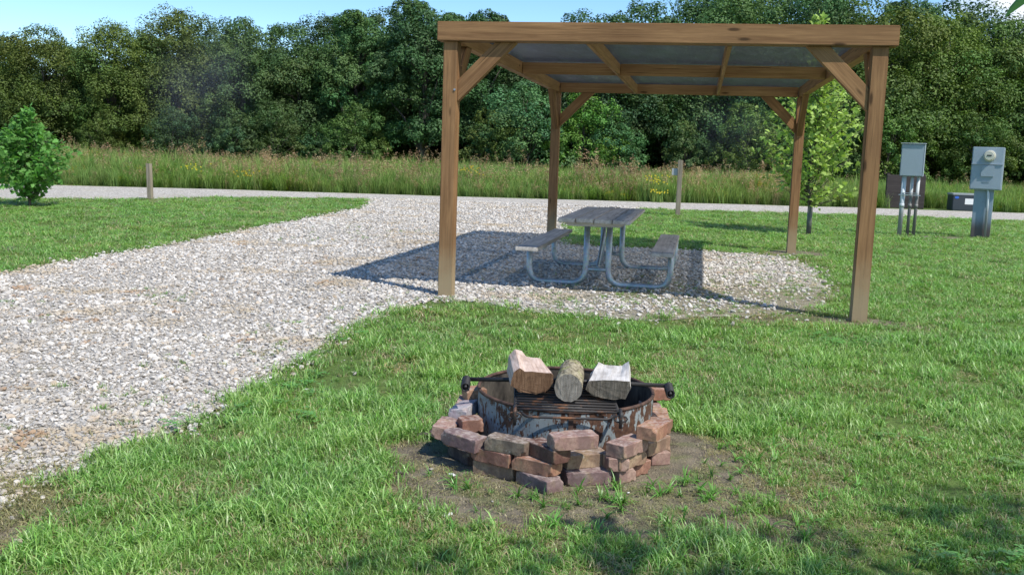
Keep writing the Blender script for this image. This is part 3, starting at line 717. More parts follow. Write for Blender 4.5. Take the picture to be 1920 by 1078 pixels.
for y_ in (0.0, 1.88):
    for s in (-1, 1):
        xo, xi = s * .775, (-.145 if s < 0 else .10)
        bm = bmesh.new(); bm_tube(bm, fillet([(xo, y_, .405), (xo, y_, RP), (xi, y_, RP), (xi, y_, .722)], .17, 8), RP, 14)
        obj('frame_pipe', bm_mesh('frame_pipe', bm, M_galv, True), None, PT)
        cl = bmesh.new(); bm_box(cl, (s * .70, y_, .400), (.22, .05, .022)); bm_bevel(cl, .003, 1); obj('seat_bracket', bm_mesh('seat_bracket', cl, M_galv), None, PT)
    bm = bmesh.new(); bm_tube(bm, [(-.12, y_, .19), (.075, y_, .19)], .022, 12); bm_box(bm, (-.02, y_, .215), (.10, .05, .006)); obj('crossbar', bm_mesh('crossbar', bm, M_galv, False), None, PT)
    my = .94; d = 1 if y_ < my else -1
    bm = bmesh.new(); bm_tube(bm, fillet([(-.02, y_ + .0, .205), (-.02, y_ + .10 * d, .24), (-.02, my - .06 * d, .715), (-.02, my - .02 * d, .720)], .06, 5), .019, 12)
    obj('diagonal_brace', bm_mesh('diagonal_brace', bm, M_galv, True), None, PT)
bm = bmesh.new(); bm_box(bm, (-.05, YE + .0, .768), (.14, .03, .008)); bm_bevel(bm, .002, 1)
obj('lid_strap', bm_mesh('lid_strap', bm, M_black), None, PT)

# ------------------------------------------------------------------ fire ring
FR = empty('fire_ring', (RING_C[0], RING_C[1], 0)); FR.rotation_euler = (math.radians(1.2), 0, 0)
tag(FR, 'low round steel fire ring with flaking grey paint inside a brick surround', 'fire ring')
RR, RZ = .43, .272; n_ = 96
bm = bmesh.new()
prof = [(RR, 0.0), (RR, RZ)]
rings = []
for (r_, z_) in prof: rings.append([bm.verts.new((r_ * math.cos(2 * math.pi * k / n_), r_ * math.sin(2 * math.pi * k / n_), z_)) for k in range(n_)])
for k in range(n_): bm.faces.new((rings[0][k], rings[0][(k + 1) % n_], rings[1][(k + 1) % n_], rings[1][k]))
obj('ring_wall', bm_mesh('ring_wall', bm, M_ring, True), None, FR)
bm = bmesh.new(); rings = []
for (r_, z_) in ((RR - .006, RZ), (RR - .006, .0)): rings.append([bm.verts.new((r_ * math.cos(2 * math.pi * k / n_), r_ * math.sin(2 * math.pi * k / n_), z_)) for k in range(n_)])
for k in range(n_): bm.faces.new((rings[0][k], rings[0][(k + 1) % n_], rings[1][(k + 1) % n_], rings[1][k]))
obj('inner_wall', bm_mesh('inner_wall', bm, M_soot, True), None, FR)
bm = bmesh.new(); bm_tube(bm, [((RR - .003) * math.cos(2 * math.pi * k / n_), (RR - .003) * math.sin(2 * math.pi * k / n_), RZ + .002) for k in range(n_)], .0085, 10, closed=True)
obj('rim', bm_mesh('rim', bm, M_rust, True), None, FR)
bm = bmesh.new(); bm_box(bm, (.005, -RR - .003, .136), (.022, .006, .262)); obj('weld_seam', bm_mesh('weld_seam', bm, M_rust), None, FR)
bm = bmesh.new(); nn_ = 26; g = {}
for i in range(nn_):
    for j in range(nn_):
        X, Y = (i / (nn_ - 1) - .5) * .84, (j / (nn_ - 1) - .5) * .84
        if math.hypot(X, Y) < RR - .004 + .02: g[i, j] = bm.verts.new((X * .985, Y * .985, .05 + .05 * fbm(np.array([X * 9]), np.array([Y * 9]), 3)[0]))
for i in range(nn_ - 1):
    for j in range(nn_ - 1):
        q_ = [g.get(k) for k in ((i, j), (i + 1, j), (i + 1, j + 1), (i, j + 1))]
        if all(q_): bm.faces.new(q_)
tag(obj('ash_bed', bm_mesh('ash_bed', bm, M_ash, True), None, FR))
# cooking grate: bars run left to right
GX0, GX1, GY0, GY1, GZ = -.245, .215, -.50, .06, .294
bm = bmesh.new()
for k in range(13):
    Y = GY0 + .03 + (GY1 - GY0 - .03) * k / 12; bm_tube(bm, [(GX0, Y, GZ), (GX1, Y, GZ - .002 * R.random())], .0055, 8)
for X in (GX0, GX1): bm_tube(bm, fillet([(X, GY0 + .02, GZ - .01), (X, GY1, GZ - .01), (X, GY1 + .04, GZ + .03)], .02, 4), .009, 8)
obj('grate', bm_mesh('grate', bm, M_grate, True), None, FR)
bm = bmesh.new(); bm_tube(bm, fillet([(GX0 + .02, GY0 + .02, GZ - .01), (GX0 + .05, GY0 - .02, GZ - .02), (GX1 - .05, GY0 - .02, GZ - .02), (GX1 - .02, GY0 + .02, GZ - .01)], .02, 4), .006, 8)
obj('front_bar', bm_mesh('front_bar', bm, M_grate, True), None, FR)
for X in (GX0 - .004, GX1 + .004):
    bm = bmesh.new(); bm_tube(bm, fillet([(X, GY0 + .03, GZ + .012), (X, GY0 - .012, GZ + .005), (X, GY0 - .016, GZ - .06)], .012, 4), .008, 8)
    bm_tube(bm, [(X + .03 * math.cos(t * .7), GY0 - .006, GZ - .02 + .016 * math.sin(t * .7)) for t in range(9)], .004, 8, closed=True)
    obj('hinge_loop', bm_mesh('hinge_loop', bm, M_grate, True), None, FR)
bm = bmesh.new(); bm_tube(bm, [(-.47, -.115, .333), (0, -.10, .338), (.47, -.115, .333)], .0105, 12)
obj('lift_rod', bm_mesh('lift_rod', bm, M_black, True), None, FR)
for s in (-1, 1):
    bm = bmesh.new(); X = s * .478
    bm_tube(bm, fillet([(X - s * .02, -.115, .333), (X + s * .005, -.12, .333), (X + s * .006, -.20, .313)], .012, 4), .009, 8)
    bm_tube(bm, [(X + s * .006 + .019 * math.cos(t * .8), -.125 - .080 * t / 64, .333 - .020 * t / 64 + .019 * math.sin(t * .8)) for t in range(64)], .0042, 6)
    obj('coil_handle', bm_mesh('coil_handle', bm, M_black, True), None, FR)

# ------------------------------------------------------------------ bricks
def brick_mesh(seed, L_=.200, W2=.095, H_=.060):
    rr = random.Random(seed); bm = bmesh.new(); bmesh.ops.create_cube(bm, size=1)
    bmesh.ops.scale(bm, vec=(L_, W2, H_), verts=bm.verts)
    bmesh.ops.bevel(bm, geom=bm.edges[:], offset=.0028, segments=1, affect='EDGES')
    bmesh.ops.subdivide_edges(bm, edges=[e for e in bm.edges if e.calc_length() > .04], cuts=9, use_grid_fill=True)
    chips = [(Vector((rr.choice((-1, 1)) * L_ / 2, rr.choice((-1, 1)) * W2 / 2, rr.choice((-1, 1)) * H_ / 2)), rr.uniform(.010, .024)) for _ in range(3)] + \
            [(Vector((rr.uniform(-1, 1) * L_ / 2, rr.choice((-1, 1)) * W2 / 2, rr.choice((-1, 1)) * H_ / 2)), rr.uniform(.006, .013)) for _ in range(4)]
    from mathutils import noise
    for v in bm.verts:
        n0 = noise.noise_vector(v.co * 28 + Vector((seed * 9.1, 0, 0))); v.co += n0 * .0022
        for c, r_ in chips:
            d = (v.co - c).length
            if d < r_: v.co += (Vector((0, 0, 0)) - c).normalized() * (r_ - d) * .9
    return bm_mesh('brick', bm, M_brick)
BM = [brick_mesh(i) for i in range(6)]; BH2 = [brick_mesh(20 + i, .105) for i in range(2)]
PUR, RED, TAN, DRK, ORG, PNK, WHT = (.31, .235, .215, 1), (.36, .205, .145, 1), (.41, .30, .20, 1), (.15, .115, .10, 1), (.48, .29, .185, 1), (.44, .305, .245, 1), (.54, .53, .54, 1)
bricks = []
def brick_pq(p, q, z, color, label, half=False, tilt=(0, 0), Lr=.2):
    p, q = np.array(p), np.array(q); d = q - p; Lq = np.hypot(*d); u = d / Lq; nrm = np.array([-u[1], u[0]]); mid = (p + q) / 2 + nrm * .0475
    bricks.append((mid[0], mid[1], z, math.atan2(u[1], u[0]), color, label, half, tilt))
def brick_c(x_, y_, z, yaw, color, label, half=False, tilt=(0, 0)): bricks.append((x_, y_, z, math.radians(yaw), color, label, half, tilt))
HB = .0605
# bottom course
brick_pq((-.156, 4.222), (.04, 4.127), 0, TAN, 'tan brick flat on the soil, bottom course below the long brown brick front left')
brick_pq((.040, 4.112), (.178, 3.958), 0, PUR, 'purplish brick jutting out lowest at the front, its pale end facing forward')
brick_pq((.258, 4.08), (.466, 4.132), 0, PUR, 'large purple brown brick at bottom of the front stack with moss on top', tilt=(.03, -.02))
brick_pq((.502, 4.167), (.665, 4.325), 0, RED, 'reddish brick with a white spot, bottom course front right')
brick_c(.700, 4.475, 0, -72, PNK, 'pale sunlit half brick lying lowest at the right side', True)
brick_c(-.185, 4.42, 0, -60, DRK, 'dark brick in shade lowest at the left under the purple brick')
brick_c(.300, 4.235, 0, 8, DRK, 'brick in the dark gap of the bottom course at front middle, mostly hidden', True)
brick_c(.505, 4.20, 0, 40, PNK, 'small pale broken brick end tucked beside the large purple brown brick', True)
# second course
brick_pq((-.158, 4.219), (.012, 4.115), HB, RED, 'smooth red brown brick, second course front left beneath the mottled sooty brick')
brick_pq((.019, 4.112), (.195, 4.002), HB, ORG, 'red and grey banded brick, second course above the jutting purplish brick')
brick_pq((.262, 4.125), (.452, 4.195), HB, TAN, 'tan dark edged brick in the middle of the front stack under the pinkish top brick')
brick_pq((.488, 4.112), (.628, 4.258), HB, TAN, 'yellowish tan brick, second course front right above the reddish one')
brick_pq((.648, 4.35), (.770, 4.51), HB, TAN, 'two toned tan and grey brick, second course right side above the pale half brick')
brick_c(-.225, 4.50, HB, 72, RED, 'red brown brick in second course at the left side behind the purple speckled brick')
brick_c(.478, 4.172, HB, 100, PNK, 'small mossy brick stub between the tan bricks of the second course', True)
brick_c(.742, 4.66, 0, 84, TAN, 'tan brick at the base of the right side stack below the orange brick')
brick_c(.736, 4.685, HB, 84, RED, 'red brick second from the ground on the right side below the orange brick')
brick_c(.728, 4.90, 0, 100, RED, 'red brick at the ground right rear beneath the topmost right brick')
brick_c(.722, 4.905, HB, 98, TAN, 'tan brick second from ground at right rear beneath the topmost right brick')
brick_c(.716, 4.91, 2 * HB, 96, PNK, 'pink brick third from ground at right rear beneath the topmost right brick')
# third course
brick_pq((-.300, 4.292), (-.135, 4.172), 1.75 * HB, PUR, 'purple brick with pale speckled top at the front left corner', tilt=(.0, .04))
brick_pq((-.100, 4.182), (.078, 4.088), 2 * HB, (.27, .22, .165, 1), 'mottled brick with sooty blotched face and olive top, front left')
brick_c(.175, 4.100, 2 * HB, -52, (.20, .12, .09, 1), 'brick with black end and red top pointing forward at front middle')
brick_pq((.492, 4.086), (.640, 4.262), 2 * HB, PNK, 'large pinkish brown brick angled across the front right, top of its stack')
brick_c(.735, 4.70, 2 * HB, 86, ORG, 'bright orange brick with white scratches on its top at the right side')
brick_c(-.285, 4.500, 2 * HB - .03, 80, PNK, 'long pinkish brick standing on edge curving along the far left', tilt=(.15, 0))
# top course
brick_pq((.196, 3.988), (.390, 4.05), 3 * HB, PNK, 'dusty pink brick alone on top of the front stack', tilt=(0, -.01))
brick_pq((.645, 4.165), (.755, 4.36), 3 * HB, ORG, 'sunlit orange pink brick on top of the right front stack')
brick_c(.765, 4.93, 3.2 * HB, 12, ORG, 'small pink topped brick highest at the right rear by the coil handle', True)
brick_c(-.175, 4.500, HB * 2 - .005, 20, RED, 'red topped brick with sooty end wedged against the ring at left', True, tilt=(0, 0))
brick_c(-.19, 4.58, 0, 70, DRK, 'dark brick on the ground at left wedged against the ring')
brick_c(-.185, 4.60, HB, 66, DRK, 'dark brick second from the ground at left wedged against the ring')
brick_c(-.213, 4.675, 2 * HB + .012, 74, WHT, 'whitish blue topped brick tilted forward at the left side', tilt=(-.18, .0))
brick_c(-.21, 4.80, 0, 88, RED, 'red brick on the ground at left rear below the coil handle')
brick_c(-.212, 4.81, HB, 90, TAN, 'tan brick second from ground at left rear below the coil handle')
brick_c(-.205, 4.82, 2 * HB, 88, PNK, 'pinkish brick third from ground at left rear below the coil handle')
brick_c(-.172, 4.835, 3 * HB, 20, ORG, 'orange brown brick highest at left rear under the coil handle', True)
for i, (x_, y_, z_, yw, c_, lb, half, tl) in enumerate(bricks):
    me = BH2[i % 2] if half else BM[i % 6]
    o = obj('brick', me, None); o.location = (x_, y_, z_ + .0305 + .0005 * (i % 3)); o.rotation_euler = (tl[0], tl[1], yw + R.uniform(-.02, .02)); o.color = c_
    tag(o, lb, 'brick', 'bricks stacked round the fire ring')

# ------------------------------------------------------------------ firewood on the grate
def log(name, sec0, sec1, y0, y1, mats, idx, label, shear=0.0, rough=.004):
    """loft between two cross-sections (x,z); mats per side segment index idx; last mat = ends"""
    from mathutils import noise
    K = 9; n_ = len(sec0); bm = bmesh.new(); rings = []
    sub = 4
    def dense(s):
        o_ = []
        for i in range(len(s)):
            a, b_ = Vector(s[i]), Vector(s[(i + 1) % len(s)])
            for k in range(sub): o_.append(a.lerp(b_, k / sub))
        return o_
    s0, s1 = dense(sec0), dense(sec1)
    for j in range(K + 1):
        t = j / K; r_ = []
        for a, b_ in zip(s0, s1):
            p = a.lerp(b_, t); v = Vector((p.x + shear * t, y0 + (y1 - y0) * t, p.y)); v += noise.noise_vector(Vector((v.x * 40, v.y * 9, v.z * 40))) * rough; r_.append(bm.verts.new(v))
        rings.append(r_)
    m_ = len(s0)
    for j in range(K):
        for i in range(m_):
            f = bm.faces.new((rings[j][i], rings[j][(i + 1) % m_], rings[j + 1][(i + 1) % m_], rings[j + 1][i])); f.material_index = idx[i // sub]
    f = bm.faces.new(rings[0][::-1]); f.material_index = len(mats) - 1; f = bm.faces.new(rings[-1]); f.material_index = len(mats) - 1
    bmesh.ops.recalc_face_normals(bm, faces=bm.faces)
    me = bm_mesh(name, bm)
    for q_ in mats: me.materials.append(q_)
    return me
# local origin = front bottom centre of each log
s0 = [(-.100, .038), (-.088, .100), (-.060, .118), (-.035, .104), (.088, .098), (.098, .088), (.096, .040), (.066, .010), (.02, -.002), (-.05, .004)]
s1 = [(-.090, .040), (-.082, .120), (-.052, .150), (-.020, .138), (.000, .112), (.075, .105), (.090, .050), (.060, .012), (.02, .0), (-.05, .006)]
me = log('firewood_log', s0, s1, 0, .30, [M_split_pink, M_bark, M_end_brown], [0, 0, 0, 0, 0, 1, 1, 1, 1, 1], '')
o = obj('firewood_log', me); o.location = (.108, 4.47, GZ + .016); o.rotation_euler = (0, 0, .10)
tag(o, 'split log with brown end and pinkish raw top, left on the grate', 'firewood', 'firewood on the fire ring grate')
sec = [(.065 * math.cos(a), .065 + .065 * math.sin(a)) for a in [2 * math.pi * k / 14 for k in range(14)]]
me = log('firewood_log', sec, [(a * .93, b_ * .93 + .006) for a, b_ in sec], 0, .36, [M_bark, M_end_grey], [0] * 14, '', rough=.003)
for p_ in me.polygons: p_.use_smooth = len(p_.vertices) == 4
o = obj('firewood_log', me); o.location = (.270, 4.37, GZ + .006); o.rotation_euler = (0, 0, -.10)
tag(o, 'round unsplit log with lichen speckled bark pointing forward between two split ones', 'firewood', 'firewood on the fire ring grate')
s0 = [(-.100, .040), (-.086, .078), (-.04, .085), (.055, .090), (.098, .090), (.104, .052), (.082, .006), (.03, -.002), (-.03, .002), (-.075, .016)]
s1 = [(-.095, .055), (-.06, .112), (-.03, .100), (.055, .100), (.085, .128), (.100, .060), (.078, .008), (.03, .0), (-.03, .004), (-.075, .02)]
me = log('firewood_log', s0, s1, 0, .28, [M_split_grey, M_bark, M_end_dark], [0, 0, 0, 0, 0, 0, 1, 1, 1, 1], '')
o = obj('firewood_log', me); o.location = (.455, 4.44, GZ + .010); o.rotation_euler = (0, 0, -.14)
tag(o, 'split log with pale weathered top and dark end, right on the grate', 'firewood', 'firewood on the fire ring grate')

# ------------------------------------------------------------------ small litter
def chip(loc, s, label, mat=M_white):
    me = stone_mesh(R.randint(100, 999), 1, .5, 1); me.materials.clear(); me.materials.append(mat)
    o = obj('stone_chip', me); o.location = loc; o.scale = s; o.rotation_euler = (0, 0, R.uniform(0, 6)); tag(o, label, 'stone', 'stone chips on the soil by the ring')
chip((-.233, 4.17, .010), (.013, .022, .014), 'bright white stone chip on bare soil left of the lowest bricks')
chip((-.225, 3.69, .008), (.026, .020, .012), 'flat grey white stone near the lawn edge in front of the ring')
chip((-.33, 4.24, .008), (.012, .010, .010), 'small pale pebble in shade beneath the far left bricks', M_stone)
chip((-.05, 3.86, .006), (.009, .008, .008), 'tiny pebble on the soil straight in front of the ring', M_stone)
chip((.52, 4.02, .006), (.008, .008, .008), 'tiny white pebble beside the crabgrass right of the front stack')
bm = bmesh.new(); bm_tube(bm, [(0, 0, .01), (.04, .01, .022), (.09, -.005, .02), (.12, .02, .012)], [.006, .010, .008, .004], 7); bm_tube(bm, [(.06, .0, .02), (.08, .03, .035), (.11, .06, .03)], [.006, .005, .003], 6)
o = obj('twig', bm_mesh('twig', bm, M_trunk, True)); o.location = (-.455, 4.73, 0); tag(o, 'dark broken twig lying left of the brick surround', 'twig')
bm = bmesh.new(); bm_tube(bm, [(0, 0, .008), (.03, .02, .010), (.055, .015, .008)], [.003, .006, .003], 6)
o = obj('twig', bm_mesh('twig', bm, M_trunk, True)); o.location = (-.50, 4.15, 0); tag(o, 'short dark bark scrap on the bare soil at left', 'twig')

# ------------------------------------------------------------------ marker posts by the road
def marker(loc, hh, wdt, lean, label, sign=False):
    e = empty('marker_post', loc, -.18); e.rotation_euler = (0, lean, -.25); tag(e, label, 'post')
    bm = bmesh.new(); bm_box(bm, (0, 0, 0), (hh, wdt, wdt)); bm_bevel(bm, .008, 2)
    obj('post', bm_mesh('post', bm), M_post_wood, e, Matrix.Translation((0, 0, hh / 2)) @ Matrix.Rotation(math.pi / 2, 4, 'Y'))
    if sign:
        bm = bmesh.new(); bm_box(bm, (0, 0, 0), (.16, .012, .17)); bm_bevel(bm, .004, 1)
        obj('number_plate', bm_mesh('number_plate', bm), M_sign, e, Matrix.Translation((-wdt / 2 - .07, .02, hh - .30)))
marker((-9.20, 24.95, 0), .89, .115, -.035, 'short weathered wooden post at the left lawn edge by the road')
marker((4.16, 25.2, 0), 1.42, .115, .0, 'taller wooden post with small grey plate behind the picnic table', True)

# ------------------------------------------------------------------ electrical boxes
E1 = empty('electrical_box', (8.15, 20.5, 0), -.46); tag(E1, 'grey metal electrical box on three conduits standing right of the shelter', 'utility box')
bm = bmesh.new(); bm_box(bm, (0, 0, 1.575), (.45, .20, .66)); bm_bevel(bm, .008, 2); obj('cabinet', bm_mesh('cabinet', bm, M_box), None, E1)
bm = bmesh.new(); bm_box(bm, (-.003, -.109, 1.57), (.42, .016, .63)); bm_bevel(bm, .006, 2); obj('door', bm_mesh('door', bm, M_box), None, E1)
bm = bmesh.new(); bm_box(bm, (0, -.02, 1.912), (.475, .25, .014)); bm_bevel(bm, .003, 1); obj('rain_lid', bm_mesh('rain_lid', bm, M_box_edge), None, E1)
bm = bmesh.new(); bm_box(bm, (.223, -.10, 1.575), (.012, .03, .64)); obj('hinge', bm_mesh('hinge', bm, M_box_edge), None, E1)
for X, r_, mt in ((-.13, .045, M_conduit), (.025, .033, M_conduit2), (.145, .033, M_conduit2)):
    bm = bmesh.new(); bm_tube(bm, [(X - .01, 0, -.02), (X, 0, 1.25)], r_, 16); bm_tube(bm, [(X - .005, 0, .60), (X - .005, 0, .68)], r_ + .006, 16)
    obj('conduit', bm_mesh('conduit', bm, mt, True), None, E1)
bm = bmesh.new(); bm_box(bm, (.0, -.05, .86), (.42, .03, .018)); bm_box(bm, (.0, -.05, .90), (.32, .02, .012)); obj('clamp_bar', bm_mesh('clamp_bar', bm, M_galv), None, E1)
E2 = empty('meter_pedestal', (9.82, 20.8, 0), -.50); tag(E2, 'grey power pedestal with a round glass meter at the far right', 'utility box')
bm = bmesh.new(); bm_box(bm, (0, .02, .52), (.37, .13, 1.08)); bm_bevel(bm, .008, 2); obj('pedestal_post', bm_mesh('pedestal_post', bm, M_pedestal), None, E2)
TI = Matrix.Rotation(-.0, 4, 'Y')
bm = bmesh.new(); bm_box(bm, (.02, -.02, 1.455), (.60, .25, .88)); bm_bevel(bm, .010, 2); obj('cabinet', bm_mesh('cabinet', bm, M_box), None, E2)
bm = bmesh.new(); bm_box(bm, (.02, -.151, 1.72), (.57, .012, .34)); bm_bevel(bm, .004, 1); obj('upper_door', bm_mesh('upper_door', bm, M_box), None, E2)
bm = bmesh.new(); bm_box(bm, (.02, -.153, 1.285), (.57, .016, .50)); bm_bevel(bm, .004, 1); dr = obj('lower_door', bm_mesh('lower_door', bm, M_box), None, E2)
bm = bmesh.new(); bm_box(bm, (.02, -.165, 1.545), (.59, .03, .014)); obj('ledge', bm_mesh('ledge', bm, M_box_edge), None, E2)
bm = bmesh.new(); bm_box(bm, (.035, -.172, 1.40), (.25, .028, .23)); bm_bevel(bm, .008, 2); obj('hatch', bm_mesh('hatch', bm, M_box), None, E2)
bm = bmesh.new(); bm_box(bm, (.02, -.165, 1.19), (.14, .006, .006)); bm_box(bm, (.02, -.165, 1.17), (.14, .006, .006)); obj('vent_slots', bm_mesh('vent_slots', bm, M_box_edge), None, E2)
bm = bmesh.new(); bmesh.ops.create_cone(bm, cap_ends=True, segments=28, radius1=.118, radius2=.108, depth=.06); bmesh.ops.translate(bm, vec=(0, 0, .03), verts=bm.verts)
cap = bmesh.ops.create_cone(bm, cap_ends=True, segments=28, radius1=.092, radius2=.086, depth=.07); bmesh.ops.translate(bm, vec=(0, 0, .09), verts=cap['verts'])
MM = Matrix.Translation((.05, -.157, 1.715)) @ Matrix.Rotation(math.pi / 2, 4, 'X')
mt = obj('meter', bm_mesh('meter', bm, M_meter), None, E2, MM)
bm = bmesh.new(); bm_box(bm, (0, .008, .127), (.085, .026, .008)); obj('meter_display', bm_mesh('meter_display', bm, M_dark_plastic), None, mt)
bm = bmesh.new(); bm_tube(bm, fillet([(.10, -.09, -.02), (.09, -.09, .9), (.07, -.08, 1.02)], .05, 4), .024, 12); obj('conduit', bm_mesh('conduit', bm, M_conduit, True), None, E2)

# brown board and low cabinet beyond the road
B1 = empty('board_screen', (13.75, 35.0, 0), -.12); tag(B1, 'dark brown square wooden board behind the electrical box across the road', 'screen')
bm = bmesh.new(); bm_box(bm, (0, 0, .58), (1.32, .05, 1.17)); bm_bevel(bm, .01, 1)
obj('panel', bm_mesh('panel', bm, M_dark_board), None, B1)
for X in (-.6, .6):
    bm = bmesh.new(); bm_box(bm, (0, 0, 0), (1.24, .10, .10)); bm_bevel(bm, .006, 1)
    obj('post', bm_mesh('post', bm, M_dark_board), None, B1, Matrix.Translation((X, .078, .60)) @ Matrix.Rotation(math.pi / 2, 4, 'Y'))
B2 = empty('utility_cabinet', (15.75, 34.9, 0), -.1); tag(B2, 'low dark green utility cabinet with a white notice at the road edge', 'cabinet')
bm = bmesh.new(); bm_box(bm, (0, 0, .27), (.86, .6, .54)); bm_bevel(bm, .02, 2); obj('body', bm_mesh('body', bm, M_dark_plastic), None, B2)
bm = bmesh.new(); bm_box(bm, (0, 0, .575), (.90, .64, .07)); bm_bevel(bm, .02, 2); obj('lid', bm_mesh('lid', bm, M_lid), None, B2)
bm = bmesh.new(); bm_box(bm, (.14, -.306, .33), (.32, .006, .20)); obj('notice', bm_mesh('notice', bm, M_white), None, B2)
bm = bmesh.new(); bmesh.ops.create_cone(bm, cap_ends=True, segments=20, radius1=.055, radius2=.055, depth=.006)
obj('emblem', bm_mesh('emblem', bm, M_blue), None, B2, Matrix.Translation((-.30, -.306, .46)) @ Matrix.Diagonal((1.3, 1, .8, 1)) @ Matrix.Rotation(math.pi / 2, 4, 'X'))

# ------------------------------------------------------------------ prairie
PCOL = [(.18, .28, .075), (.23, .34, .09), (.15, .25, .07), (.28, .36, .11)]
pr_src = []
for k in range(5):
    V, F, T = blades(50, .24, 1.10, .017, .40, PCOL, seg=4, curl=.7); pr_src.append((V, F, T))
for k in range(3):   # seed-headed stems
    V, F, T = blades(8, .22, 1.36, .011, .16, [(.28, .27, .13), (.30, .25, .13)], seg=4, curl=.4); V = list(V); F = list(F); T = list(T)
    tips = [V[i] for i in range(len(V)) if (i + 1) % 9 == 0]
    for tp in tips:
        for q_ in range(16):
            u = NP.uniform(0, .30); c = np.array(((.40, .26, .17), (.34, .20, .14), (.46, .35, .22))[NP.integers(3)]) * NP.uniform(.8, 1.2)
            p0 = np.array(tp) + np.array([NP.normal(0, .018 + .05 * u), NP.normal(0, .018 + .05 * u), -u * .9]); d = np.array([NP.normal(0, .03), NP.normal(0, .03), .04])
            e = np.array([NP.normal(0, .009), NP.normal(0, .009), .0]); i0 = len(V); V += [p0 - e, p0 + e, p0 + d]; T += [c, c, c]; F.append((i0, i0 + 1, i0 + 2))
    pr_src.append((np.array(V), np.array(F), np.array(T)))
for k in range(3):   # leafy goldenrod
    V = []; F = []; T = []
    for s_i in range(11):
        bx, by = NP.normal(0, .14, 2); hh = NP.uniform(.6, .95); lx, ly = NP.normal(0, .08, 2); col = np.array(((.22, .34, .06), (.17, .29, .06), (.28, .40, .08))[NP.integers(3)])
        for q_ in range(44):
            t = NP.uniform(.05, 1) ** .8; a = NP.uniform(0, 6.28); p0 = np.array([bx + lx * t, by + ly * t, hh * t]); d = np.array([math.cos(a), math.sin(a), .35]) * NP.uniform(.05, .11) * (1.15 - .5 * t)
            e = np.array([-math.sin(a), math.cos(a), 0]) * .010; i0 = len(V); V += [p0 - e, p0 + e, p0 + d]; c = col * NP.uniform(.7, 1.25)
            if k == 2 and t > .82: c = np.array((.55, .42, .03))
            T += [c, c, c]; F.append((i0, i0 + 1, i0 + 2))
    pr_src.append((np.array(V), np.array(F), np.array(T)))
pr_obj = [src_obj('prairie_%02d' % i, np_mesh('prairie', V, F, M_prairie, T)) for i, (V, F, T) in enumerate(pr_src)]
n = 21000
x = NP.uniform(-55, 50, n); y = NP.uniform(26, 57, n) ; 
extra = 9000; x = np.concatenate([x, NP.uniform(-36, 40, extra)]); yb = np.interp(x[n:], [-35, -15.9, -9.7, .6, 12, 14, 22, 60], [26.5, 30.4, 31.7, 32.6, 34.3, 34.2, 34.7, 35]); y = np.concatenate([y, yb + NP.uniform(.15, 3.2, extra)])
yb = np.interp(x, [-70, -35, -15.9, -9.7, .6, 12, 14, 22, 60], [16, 26.5, 30.4, 31.7, 32.6, 34.3, 34.2, 34.7, 35])
keep = (y > yb + .25) & ~((x > 12.9) & (x < 16.4) & (y < 35.9)); x, y, yb = x[keep], y[keep], yb[keep]; n = len(x)
gold = fbm(x * .28, y * .28, 51); rd = NP.uniform(size=n)
pick = NP.integers(0, 5, n)
pick = np.where(rd < np.where(x > 13, .02, .08 + .14 * (fbm(x * .15, y * .15, 8) > .5)), NP.integers(5, 8, n), pick)
pick = np.where((rd > .55) & ((gold > .56) | (x > 12.5)), NP.integers(8, 10, n), pick); pick = np.where((rd > .985), 10, pick)
shrink = .70
depth_in = np.clip((y - yb) / 2.5, 0, 1)
sc = NP.uniform(.7, 1.2, n) * (.66 + .75 * fbm(x * .22, y * .22, 5)) * (.66 + .34 * depth_in) * shrink * NP.choice([.8, 1.0, 1.18], n)
sc *= np.where(x > 13, .82, 1.0)
s2 = np.stack([sc * 1.5, sc * 1.5, sc * NP.uniform(.85, 1.1, n)], 1)
scatter('prairie_grass', np.stack([x, y, np.zeros(n)], 1), np.stack([NP.normal(0, .08, n), NP.normal(0, .08, n), NP.uniform(0, 6.28, n)], 1), s2, pick, pr_obj, 'tall prairie grass with rusty seed heads and goldenrod beyond the road')

# yellow flower clumps
def flower_clump(loc, hh, nfl, label):
    e = empty('flower_clump', loc); tag(e, label, 'flowers', 'yellow flowers at the prairie edge')
    V, F, T = blades(30, .2, hh * .85, .018, .35, PCOL, seg=3, curl=.6); obj('leaves', np_mesh('flower_leaves', V, F, M_prairie, T), None, e)
    V = []; F = []; T = []
    for _ in range(nfl):
        c0 = np.array([NP.normal(0, .22), NP.normal(0, .15), hh * NP.uniform(.72, 1.06)])
        for q_ in range(7):
            a = q_ * .9 + NP.uniform(0, .3); i0 = len(V); d = np.array([math.cos(a) * .026, -.009, math.sin(a) * .026]); w_ = np.array([-math.sin(a) * .011, 0, math.cos(a) * .011])
            V += [c0, c0 + d * .6 + w_, c0 + d, c0 + d * .6 - w_]; F += [(i0, i0 + 1, i0 + 2), (i0, i0 + 2, i0 + 3)]; T += [np.array((.58, .46, .05))] * 4
    obj('blossoms', np_mesh('blossoms', V, F, M_prairie, np.array(T)), None, e)
flower_clump((4.65, 33.4, 0), 0.85, 30, 'wide clump of yellow flowers left of the tall marker post')
flower_clump((4.75, 33.0, 0), .42, 18, 'low tuft of yellow flowers at the road edge by the tall marker post')
flower_clump((-8.9, 32.3, 0), .6, 22, 'yellow flower clump just right of the short marker post')
flower_clump((-10.5, 32.4, 0), .75, 16, 'yellow flower clump just left of the short marker post')
flower_clump((-1.6, 33.2, 0), 0.95, 20, 'yellow flower stalks beside the left front shelter post')
for k in range(2):
    pass

